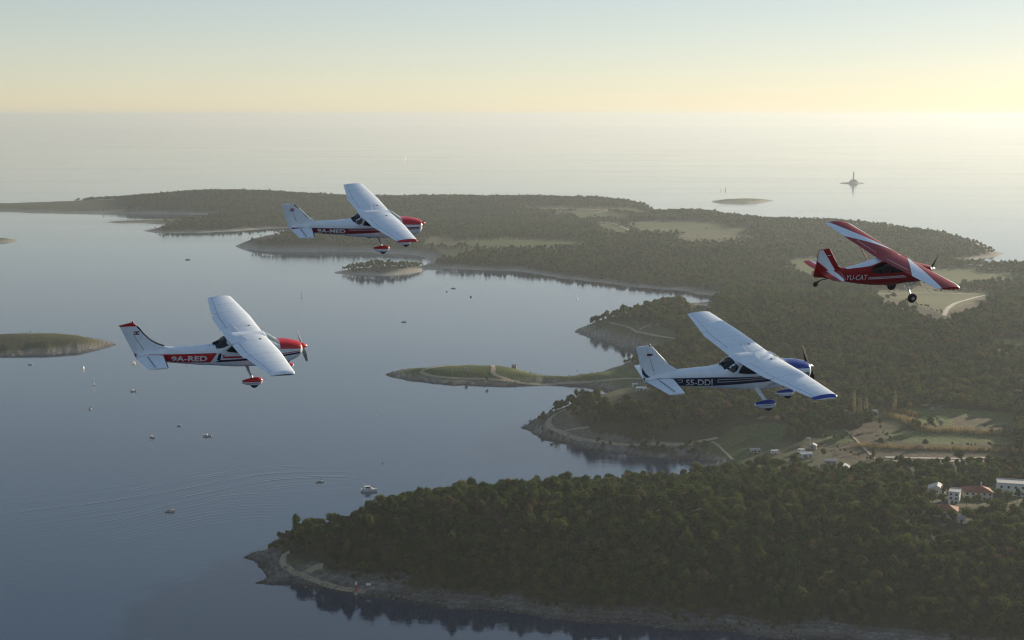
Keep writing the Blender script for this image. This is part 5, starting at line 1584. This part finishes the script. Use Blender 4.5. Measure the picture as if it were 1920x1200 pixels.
# ---- white tourer with a navy stripe
rt = empty("light_aircraft")
prop(rt, "white high-wing plane with navy stripe and blue cowling marked S5-DDI", "airplane", "planes flying in formation")
F = Fuselage(ROWS_172)
S_ = dict(cowl=M['blue'], cowl_x=1.48, cowl_split=lin((.3, .07), (.44, .09), (1.2, .155), (1.5, .17)), rw=(3.95, 4.40), windows=WIN_172 + [WIN_FRONT],
          wing=(2.08, 3.89, .70, .91, 2.27, 3.35, 5.46), flap=0, tip=M['blue'], tipline=M['hullwhite'],
          strips=[((2.89, -1.30), (3.14, -.12)), ((2.90, .05), (3.11, .88))],
          stab=(.25, 6.58, 7.24, 7.76, 1.74, 6.81, 7.18, 7.49, .08), fin=FIN_172, rud_z=.30, rud_low=(.02, 6.6, 7.29, 7.82), beacon=(7.66, 1.55),
          aerials=[(4.45, .0, .30)], belly=5.35, wheel=(2.86, 1.44, -.97, .195), gear=(2.88, -.56), fair=(2.50, 3.47, -.70, -1.07, -.83),
          pant=M['blue'], pantline=M['navy'], nose=(1.10, -1.16, .19), nosefair=(.80, 1.68, -.92, -1.24, -1.03), prop=[R(-37), R(143)], blade=M['blade'], spin=M['blue'])
fin = high_wing(rt, F, S_)
TOPL = lin((.45, -.06), (1.4, -.05), (2.8, .0), (3.06, .0), (4.8, .10), (6.5, .135), (7.35, .15))
BOTL = lin((.45, -.24), (1.4, -.26), (2.43, -.27), (4.8, -.28), (6.18, -.25), (7.35, -.10))
stripe("stripe", F, .45, 7.30, BOTL, TOPL, M['navy'], rt)
stripe("pinstripe", F, 2.2, 4.72, lin((2.2, -.08), (4.72, -.022)), lin((2.2, -.062), (4.72, .0)), M['letter'], rt, .010, 30, 1)
stripe("pinstripe", F, 2.2, 4.72, lin((2.2, -.15), (4.72, -.13)), lin((2.2, -.132), (4.72, -.108)), M['letter'], rt, .010, 30, 1)
stripe("pinstripe", F, 4.70, 4.725, lin((4, -.13), (5, -.13)), lin((4, .0), (5, .0)), M['letter'], rt, .010, 1, 3)
stripe("pinstripe", F, 6.22, 6.46, lin((6, .045), (7, .045)), lin((6, .065), (7, .065)), M['letter'], rt, .010, 4, 1)
stripe("pinstripe", F, 6.22, 6.40, lin((6, -.075), (7, -.075)), lin((6, -.055), (7, -.055)), M['letter'], rt, .010, 4, 1)
stripe("pinstripe", F, 6.215, 6.24, lin((6, -.075), (7, -.075)), lin((6, .065), (7, .065)), M['letter'], rt, .010, 1, 3)
for k in range(3): stripe("pinstripe", F, .46, 1.45, lin((.4, -.105 - k * .05), (1.5, -.10 - k * .05)), lin((.4, -.088 - k * .05), (1.5, -.083 - k * .05)), M['letter'], rt, .010, 14, 1)
fin_patch("stripe", S_, [(7.30, .10), (7.45, .13), (7.62, .16), (7.76, .22), (7.90, .37)], [(7.30, .16), (7.45, .19), (7.62, .25), (7.76, .38), (7.955, .66)], M['navy'], fin)
fin_patch("stripe", S_, [(7.3, .02), (7.6, .03), (7.80, .04)], [(7.30, .07), (7.6, .10), (7.85, .22)], M['navy'], fin)
fin_flag(fin, S_, 7.77, 7.53, 1.14, 1.26, [M['hullwhite'], M['navy'], M['darkred']], (7.72, 1.225, .025))
text_mesh("registration_mark", "S5-DDI", 6.06, 4.94, -.09, .27, F, M['letter'], rt, .012, slant=-.12, tilt=0.035)
place(rt, [0.3626, 2.3548, -1.7045, 12.7287, 1.9412, 56.3237])

# ---- white tourer, far left of the formation, red nose
rt = empty("light_aircraft")
prop(rt, "white high-wing plane with dark red stripes marked 9A-MED over the far headland", "airplane", "planes flying in formation")
F = Fuselage(ROWS_172)
FIN_M = [(z, a + .04, g + .05, b + .07) for z, a, g, b in FIN_172[:-2]] + [(1.40, 7.62, 7.86, 8.30), (1.46, 7.72, 7.9, 8.28)]
S_ = dict(cowl=M['red'], cowl_x=1.52, cowl_split=lin((.3, .04), (.5, .06), (1.4, .12), (1.6, .13)), rw=(3.95, 4.36), windows=WIN_172 + [WIN_FRONT],
          wing=(2.08, 3.89, .68, .85, 2.26, 3.37, 5.46), flap=0, tip=M['red'], strips=[((2.90, -1.30), (3.16, -.05))],
          stab=(.25, 6.62, 7.28, 7.80, 1.72, 6.86, 7.26, 7.66, .04), fin=FIN_M, rud_z=.30, rud_low=(.02, 6.6, 7.32, 7.90), beacon=(7.74, 1.46),
          boot=[(6.80, .60), (7.12, .93), (7.40, 1.20), (7.60, 1.38)], aerials=[], belly=5.6, wheel=(2.88, 1.37, -1.02, .195), gear=(2.9, -.57), fair=(2.50, 3.44, -.74, -1.11, -.90),
          pant=M['red'], pantline=M['white'], nose=(1.10, -1.17, .19), nosefair=(.82, 1.70, -.93, -1.26, -1.0), gearmat=M['metal'], gearflat=1.1,
          prop=[R(62), R(242)], blade=M['greyblade'], spin=M['red'])
fin = high_wing(rt, F, S_)
TOPM = lin((.5, -.05), (1.3, -.04), (3.2, .01), (4.75, .045), (6.5, .085), (7.7, .11)); BOTM = lin((.5, -.18), (1.2, -.19), (2.86, -.25), (4.74, -.29), (6.55, -.25), (7.7, -.03))
stripe("stripe", F, .5, 7.72, BOTM, TOPM, M['darkred'], rt)
stripe("stripe", F, .5, 7.5, lambda x: TOPM(x) - .025, lambda x: TOPM(x) + .003, M['navy'], rt, .009, 40, 1)
stripe("pinstripe", F, .5, 4.6, lambda x: TOPM(x) - .115, lambda x: TOPM(x) - .098, M['letter'], rt, .010, 40, 1)
stripe("pinstripe", F, .5, 4.6, lambda x: TOPM(x) - .072, lambda x: TOPM(x) - .06, M['letter'], rt, .010, 40, 1)
fin_flag(fin, S_, 7.83, 7.60, 1.05, 1.20, [M['darkred'], M['hullwhite'], M['navy']], (7.715, 1.125, .028))
text_mesh("registration_mark", "9A-MED", 6.34, 4.80, -.10, .24, F, M['letter'], rt, .034, tilt=0.03)
place(rt, [0.391, 2.3591, -1.586, -4.9307, -5.5246, 75.9391])

# ---- larger white tourer with red band, flaps down
rt = empty("light_aircraft")
prop(rt, "white high-wing plane with red band and red fin cap marked 9A-RED above the bay", "airplane", "planes flying in formation")
F = Fuselage([(.36, .17, -.32, .36, 2.4), (.42, .22, -.40, .43, 2.7), (.55, .27, -.47, .48, 2.8), (1.0, .37, -.66, .53, 3.0), (1.50, .43, -.73, .55, 3.2), (1.85, .64, -.76, .56, 3.2), (2.2, .82, -.77, .565, 3.4), (3.0, .84, -.75, .565, 3.4),
              (3.7, .82, -.71, .56, 3.2), (4.05, .68, -.67, .545, 3.0), (4.55, .38, -.60, .51, 2.8), (5.1, .35, -.55, .46, 2.7), (5.8, .345, -.46, .38, 2.6), (6.5, .38, -.36, .29, 2.5), (7.5, .26, -.20, .12, 2.4), (8.06, .14, -.11, .03, 2.2)])
FIN_R = [(-.12, 7.0, 7.47, 8.04), (.20, 6.3, 7.62, 8.19), (.36, 6.5, 7.74, 8.26), (.46, 6.83, 7.80, 8.31), (.60, 7.15, 7.88, 8.38), (.76, 7.41, 8.0, 8.46), (1.11, 7.75, 8.2, 8.62), (1.51, 8.07, 8.42, 8.80), (1.56, 8.11, 8.45, 8.82)]
S_ = dict(cowl=M['red'], cowl_x=1.50, cowl_split=lin((.36, .02), (.5, .04), (1.6, .13)), rw=(4.02, 4.52),
          windows=[[(4.62, .46), (4.48, .52), (4.2, .60), (4.07, .58), (3.97, .47), (4.2, .36), (4.46, .29), (4.56, .32)], [(4.10, .22), (4.02, .28), (3.92, .37), (3.75, .5), (3.4, .60), (2.9, .60), (2.8, .5), (2.8, .08), (3.65, .10), (4.0, .17)], WIN_FRONT],
          wing=(2.14, 3.98, .68, .86, 2.35, 3.50, 5.46), flap=13, tip=M['white'], tipline=M['navy'], strips=[((3.36, -1.36), (3.30, -.30)), ((3.28, -.25), (3.22, .85))],
          stab=(.28, 6.88, 7.62, 8.12, 1.76, 7.02, 7.54, 7.88, .05), fin=FIN_R, rud_z=.20, rud_low=(-.10, 7.0, 7.49, 8.05), beacon=(8.24, 1.68), boot=[(6.83, .47), (7.12, .585), (7.41, .77), (7.6, .95), (7.75, 1.115), (8.05, 1.49)],
          fincap=[(8.05, 1.50), (8.22, 1.68), (8.88, 1.55), (8.80, 1.52)], aerials=[(4.75, .1, .06)], belly=5.8, wheel=(2.96, 1.41, -1.17, .20), gear=(3.05, -.68), fair=(2.56, 3.54, -.86, -1.25, -1.04),
          pant=M['red'], pantline=M['darkred'], nose=(.95, -1.05, .19), nosefair=(.62, 1.5, -.82, -1.12, -.92), dark_nose=True, gearmat=M['metal'], gearflat=1.1, prop=[R(-60), R(120)], blade=M['greyblade'], spin=M['red'])
fin = high_wing(rt, F, S_)
stripe("stripe", F, (4.50, 4.80), 7.55, lin((4.5, -.33), (4.8, -.325), (6.76, -.29), (7.55, -.14)), lin((4.5, .125), (7.55, .13)), M['red'], rt)
fin_patch("stripe", S_, [(7.5, -.04), (7.8, -.06), (8.06, -.07)], [(7.5, .13), (7.85, .125), (8.05, .15), (8.18, .20)], M['darkred'], fin)
stripe("stripe", F, (4.30, 4.34), (4.42, 4.52), lin((4, -.23), (5, -.23)), lin((4, .10), (5, .10)), M['navy'], rt, .006, 8, 8)
stripe("stripe", F, .50, (4.40, 4.58), lin((.5, -.18), (1.35, -.25), (3.1, -.33), (4.6, -.335)), lin((.5, -.10), (1.35, -.17), (3.35, -.23), (4.6, -.225)), M['navy'], rt, .008)
stripe("stripe", F, (4.16, 4.18), (4.23, 4.26), lin((4, -.05), (5, -.05)), lin((4, .03), (5, .03)), M['darkred'], rt, .006, 4, 4)
stripe("stripe", F, .50, (4.20, 4.27), lin((.5, -.07), (1.4, -.13), (3.5, -.17), (4.3, -.14)), lin((.5, -.04), (1.4, -.09), (3.5, -.085), (4.3, -.05)), M['red'], rt, .008)
fin_flag(fin, S_, 8.19, 7.95, 1.10, 1.26, [M['navy'], M['hullwhite'], M['navy']], (8.07, 1.18, .03))
text_mesh("registration_mark", "9A-RED", 6.55, 4.95, -.11, .27, F, M['letter'], rt, .030, tilt=0.015)
place(rt, [0.4439, 2.2593, -1.5907, -9.8237, 1.2211, 64.0182])

# ---- crimson tailwheel plane
rt = empty("light_aircraft")
prop(rt, "crimson and white tailwheel plane marked YU-CAT over the right-hand woods", "airplane", "planes flying in formation")
F = Fuselage([(.34, .12, -.26, .30, 2.2), (.42, .20, -.38, .37, 2.4), (.62, .24, -.50, .40, 2.5), (1.2, .36, -.60, .41, 2.7), (1.55, .52, -.62, .41, 2.8), (1.95, .76, -.64, .41, 3.0), (2.3, .80, -.69, .41, 3.0), (3.0, .74, -.70, .41, 3.0), (3.5, .62, -.68, .39, 2.9),
              (4.1, .43, -.62, .34, 2.8), (4.8, .26, -.52, .25, 2.7), (5.4, .18, -.42, .16, 2.6), (6.0, .10, -.30, .07, 2.4), (6.3, .05, -.24, .03, 2.2)])
loft_obj("fuselage", F.rings(F.x0, F.x1, 70, 36), [M['catred']], rt, smooth=40)
mb = MB()
for sy in (-1, 1): mb.box((.325, sy * .19 - .09, -.08), (.36, sy * .19 + .09, .06))
mb.build("air_intake", [M['black']], rt)
poly_patch("side_window", F, [(3.92, .20), (3.85, .32), (3.62, .45), (3.30, .53), (2.90, .56), (2.90, .03), (3.40, .01), (3.78, .04)], M['glass'], rt, .008)
poly_patch("side_window", F, [(2.84, .56), (2.3, .58), (1.9, .5), (1.75, .3), (1.72, .08), (2.3, .04), (2.84, .03)], M['glass'], rt, .008)
v, f = [], []
for i in range(11):
    x = 1.28 + .66 * i / 10
    for j in range(13):
        y = (j / 6 - 1) * F.hw(x) * .85
        v.append((x, y, F.top(x, y) + .008))
        if i and j: k = i * 13 + j; f.append((k, k - 13, k - 14, k - 1))
link("windscreen", mesh_from("windscreen", v, f, M['clearglass'], smooth=True), rt)
# white spine that sweeps down from the cabin roof
for sd in (1, -1):
    v, f = [], []
    for i in range(31):
        x = 2.2 + (5.15 - 2.2) * i / 30
        zl = float(np.interp(x, [2.2, 3.0, 3.5, 3.95, 4.33, 5.0, 5.15], [.70, .66, .53, .37, .30, .205, .20])); zt_ = F.zt(x)
        zl = min(zl, zt_ - .012)
        for j in range(7):
            a = j / 6; ye = F.side(x, zl); y = ye * (1 - a); 
            z = F.top(x, y * .999) if j else zl
            v.append((x, sd * (y + (.006 if j < 6 else 0)), z + .006))
            if i and j: k = i * 7 + j; f.append((k, k - 7, k - 8, k - 1))
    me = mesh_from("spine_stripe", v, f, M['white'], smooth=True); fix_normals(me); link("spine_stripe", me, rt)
stripe("pinstripe", F, 2.03, 4.0, lin((1.9, -.155), (4.0, -.215)), lin((1.9, -.115), (4.0, -.175)), M['letter'], rt, .008, 24, 1)
stripe("pinstripe", F, 1.9, 4.0, lin((1.9, -.225), (4.0, -.285)), lin((1.9, -.185), (4.0, -.245)), M['letter'], rt, .008, 24, 1)
text_mesh("registration_mark", "YU-CAT", 5.16, 4.08, -.19, .27, F, M['letter'], rt, .004, tilt=-.02)
# wing in crimson with white sunburst
CW = dict(xl=2.03, xt=3.52, z0=.70, z1=.88, half=4.93)
def cst(y, c0=0., c1=1., half=CW['half']):
    k = max(0, (y - 4.45) / .48)
    return (y, CW['xl'] + .12 * (y / half) + .20 * k * k, CW['xt'] - .10 * k * k, CW['z0'] + (CW['z1'] - CW['z0']) * y / half, c0, c1, .125)
def czc(x, y):
    s_ = cst(y); ch = s_[2] - s_[1]; return s_[3] + foil(min(max((x - s_[1]) / ch, 0), 1), .125)[0] * ch
hc = .80
for sd in (1, -1):
    flip = lambda rs_: [[(p[0], sd * p[1], p[2]) for p in r] for r in rs_]
    w = loft_obj("wing", flip(surface([cst(0), cst(2.28), cst(2.30, 0, hc), cst(3.4, 0, hc), cst(4.38, 0, hc), cst(4.40), cst(4.6), cst(4.75), cst(4.87), cst(4.93)])), [M['catred']], rt)
    loft_obj("aileron", flip(surface([cst(2.312, hc + .006, 1), cst(3.4, hc + .006, 1), cst(4.372, hc + .006, 1)])), [M['catred']], w)
    seam("hinge_gap", [(cst(y)[1] + (cst(y)[2] - cst(y)[1]) * hc, sd * y, czc(cst(y)[1] + (cst(y)[2] - cst(y)[1]) * hc, y) - .004) for y in np.linspace(2.3, 4.38, 8)], w, .009)
    seam("hinge_gap", [(3.24, sd * y, czc(3.24, y) - .002) for y in np.linspace(.5, 2.2, 6)], w, .012, M['letter'])
    # white ray from the cabin to the tip
    def ray_patch(xa, xb, y0_, y1_, name, n=40):
        v, f = [], []
        for i in range(n + 1):
            y = y0_ + (y1_ - y0_) * i / n; s_ = cst(y)
            a, b = max(xa(y), s_[1] + .0), min(xb(y), s_[2])
            for j in range(9):
                x = a + (b - a) * j / 8
                v.append((x, sd * y, czc(x, y) + .006))
                if i and j: k = i * 9 + j; f.append((k, k - 9, k - 10, k - 1))
        me = mesh_from(name, v, f, M['white'], smooth=True); link(name, me, w)
    ray_patch(lambda y: 2.12 + (y - .46) * .262, lambda y: 2.12 + (y - .46) * .56, .46, 4.9, "wing_ray")
    ray_patch(lambda y: cst(y)[1], lambda y: cst(y)[1] + .03 + .19 * max(0, y - .4) / 4.5 - max(0, y - 4.45) * .2, .4, 4.92, "leading_edge_stripe")
    mb = MB(); mb.tube([(2.15, sd * .38, -.50), (2.42, sd * 2.7, czc(2.5, 2.7) - .22)], .022, 8, flat=1.6); mb.tube([(3.0, sd * .38, -.50), (2.95, sd * 2.7, czc(2.9, 2.7) - .2)], .018, 8, flat=1.6)
    mb.build("wing_strut", [M['catred']], w, 50)
# tail: fin crimson with white diagonal
def flat_fin(name, pts, w_, mat, parent, y0_=0.0):
    mb = MB(); n = len(pts); cx_, cz_ = np.mean([p[0] for p in pts]), np.mean([p[1] for p in pts])
    rings = []
    for yy, k in ((-w_, .97), (-w_ * .6, 1.0), (w_ * .6, 1.0), (w_, .97)):
        rings.append([(cx_ + (p[0] - cx_) * k, y0_ + yy, cz_ + (p[1] - cz_) * k) for p in pts])
    mb.loft(rings); return mb.build(name, [mat], parent, 30)
HT, HB = (6.55, 1.20), (6.28, -.22)
fin = flat_fin("fin", [(5.15, .20), (5.36, .22), (5.52, .30), (5.64, .42), (6.21, 1.24), HT, (6.40, .45), HB, (6.0, -.25), (5.5, .0)], .030, M['catred'], rt)
rud = flat_fin("rudder", [(6.565, 1.20), (6.77, 1.18), (6.79, .63), (6.86, -.14), (6.75, -.20), (6.295, -.22), (6.415, .45)], .028, M['catred'], rt)
for sd in (1, -1):
    v = [(6.56, 1.18), (5.72, .13), (5.66, -.36), (5.80, -.33), (6.02, -.27), (5.95, .05), (6.79, .63), (6.765, 1.16)]
    yy = lambda x, z: max(.036, F.side(min(x, 6.3), z) + .008) if x < 6.3 else .036
    bm = bmesh.new(); vs = [bm.verts.new((p[0], 0, p[1])) for p in v]; bm.faces.new(vs); bmesh.ops.triangulate(bm, faces=bm.faces[:]); bmesh.ops.subdivide_edges(bm, edges=bm.edges[:], cuts=4, use_grid_fill=True)
    for q in bm.verts: q.co.y = sd * yy(q.co.x, q.co.z)
    me = bpy.data.meshes.new("fin_stripe"); bm.to_mesh(me); bm.free(); me.materials.append(M['white']); fix_normals(me); link("fin_stripe", me, fin)
    mb = MB(); mb.box((6.12, sd * .034 - .004, .885), (6.27, sd * .034 + .004, .91), 0); mb.box((6.12, sd * .034 - .004, .915), (6.27, sd * .034 + .004, .945), 1); mb.build("flag", [M['hullwhite'], M['navy']], fin)
for sd in (1, -1):
    flip = lambda rs_: [[(p[0], sd * p[1], p[2]) for p in r] for r in rs_]
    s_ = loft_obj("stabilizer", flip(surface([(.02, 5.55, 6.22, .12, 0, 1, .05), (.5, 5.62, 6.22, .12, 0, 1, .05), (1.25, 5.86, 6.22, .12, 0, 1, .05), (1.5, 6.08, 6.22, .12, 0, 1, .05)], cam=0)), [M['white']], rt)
    loft_obj("leading_edge", flip(surface([(.03, 5.54, 5.92, .12, 0, 1, .20), (.5, 5.61, 5.93, .12, 0, 1, .20), (1.25, 5.85, 6.02, .12, 0, 1, .22), (1.48, 6.06, 6.14, .12, 0, 1, .25)], cam=0)), [M['catred']], s_)
    loft_obj("elevator", flip(surface([(.06, 6.235, 6.66, .12, 0, 1, .05), (.8, 6.235, 6.72, .12, 0, 1, .05), (1.35, 6.235, 6.66, .12, 0, 1, .05), (1.5, 6.235, 6.45, .12, 0, 1, .05)], cam=0)), [M['catred']], s_)
# undercarriage
for sd in (1, -1):
    mb = MB(); mb.tube([(1.80, sd * .33, -.55), (1.76, sd * .6, -.83), (1.70, sd * .84, -1.11)], [.05, .04, .035], 8, flat=1.0); g = mb.build("gear_leg", [M['metal']], rt, 50)
    mb = MB(); mb.wheel((1.69, sd * .89, -1.14), .235, .17); wh = mb.build("wheel", [M['black']], g, 40)
    mb = MB(); mb.wheel((1.69, sd * (.89 + .03), -1.14), .10, .17, 14); mb.build("hub", [M['metal']], wh, 40)
mb = MB(); mb.tube([(6.0, 0, -.28), (6.3, 0, -.33), (6.6, 0, -.44)], [.03, .028, .025], 8); mb.tube([(6.42, .09, -.30), (6.62, .05, -.50)], .02, 6); g = mb.build("tail_gear_leg", [M['black']], rt, 50)
mb = MB(); mb.wheel((6.66, 0, -.55), .125, .09); mb.build("tail_wheel", [M['black']], g, 40)
mb = MB(); mb.tube([(1.1, .2, -.56), (1.3, .2, -.70), (1.55, .2, -.73)], .03, 8); mb.build("exhaust_pipe", [M['metal']], rt, 50)
mb = MB(); mb.tube([(4.85, 0, .22), (4.9, 0, .46)], [.008, .005], 6); mb.build("aerial", [M['letter']], rt)
propeller(rt, .24, .92, [R(22), R(202)], M['blade'], M['white'], .34, .15)
place(rt, [0.3217, 2.388, -1.6099, 20.856, -2.5323, 65.7155])
# ------------------------------------------------------------------ haze
mb = MB(); HR = 29500.0
mb.box((-HR, -HR, -13), (HR, HR, CAM_H + 28))
m = bpy.data.materials.new("thin sea haze"); m.use_nodes = True
nt = m.node_tree; nt.nodes.clear()
o_ = nt.nodes.new("ShaderNodeOutputMaterial"); pv = nt.nodes.new("ShaderNodeVolumePrincipled")
pv.inputs["Color"].default_value = (0.60, 0.67, 0.73, 1)
pv.inputs["Density"].default_value = 0.000076
pv.inputs["Anisotropy"].default_value = 0.34
nt.links.new(pv.outputs[0], o_.inputs["Volume"])
haze = mb.build("haze", [m])
prop(haze, "pale sea haze thickening towards the horizon", None, None, "stuff")
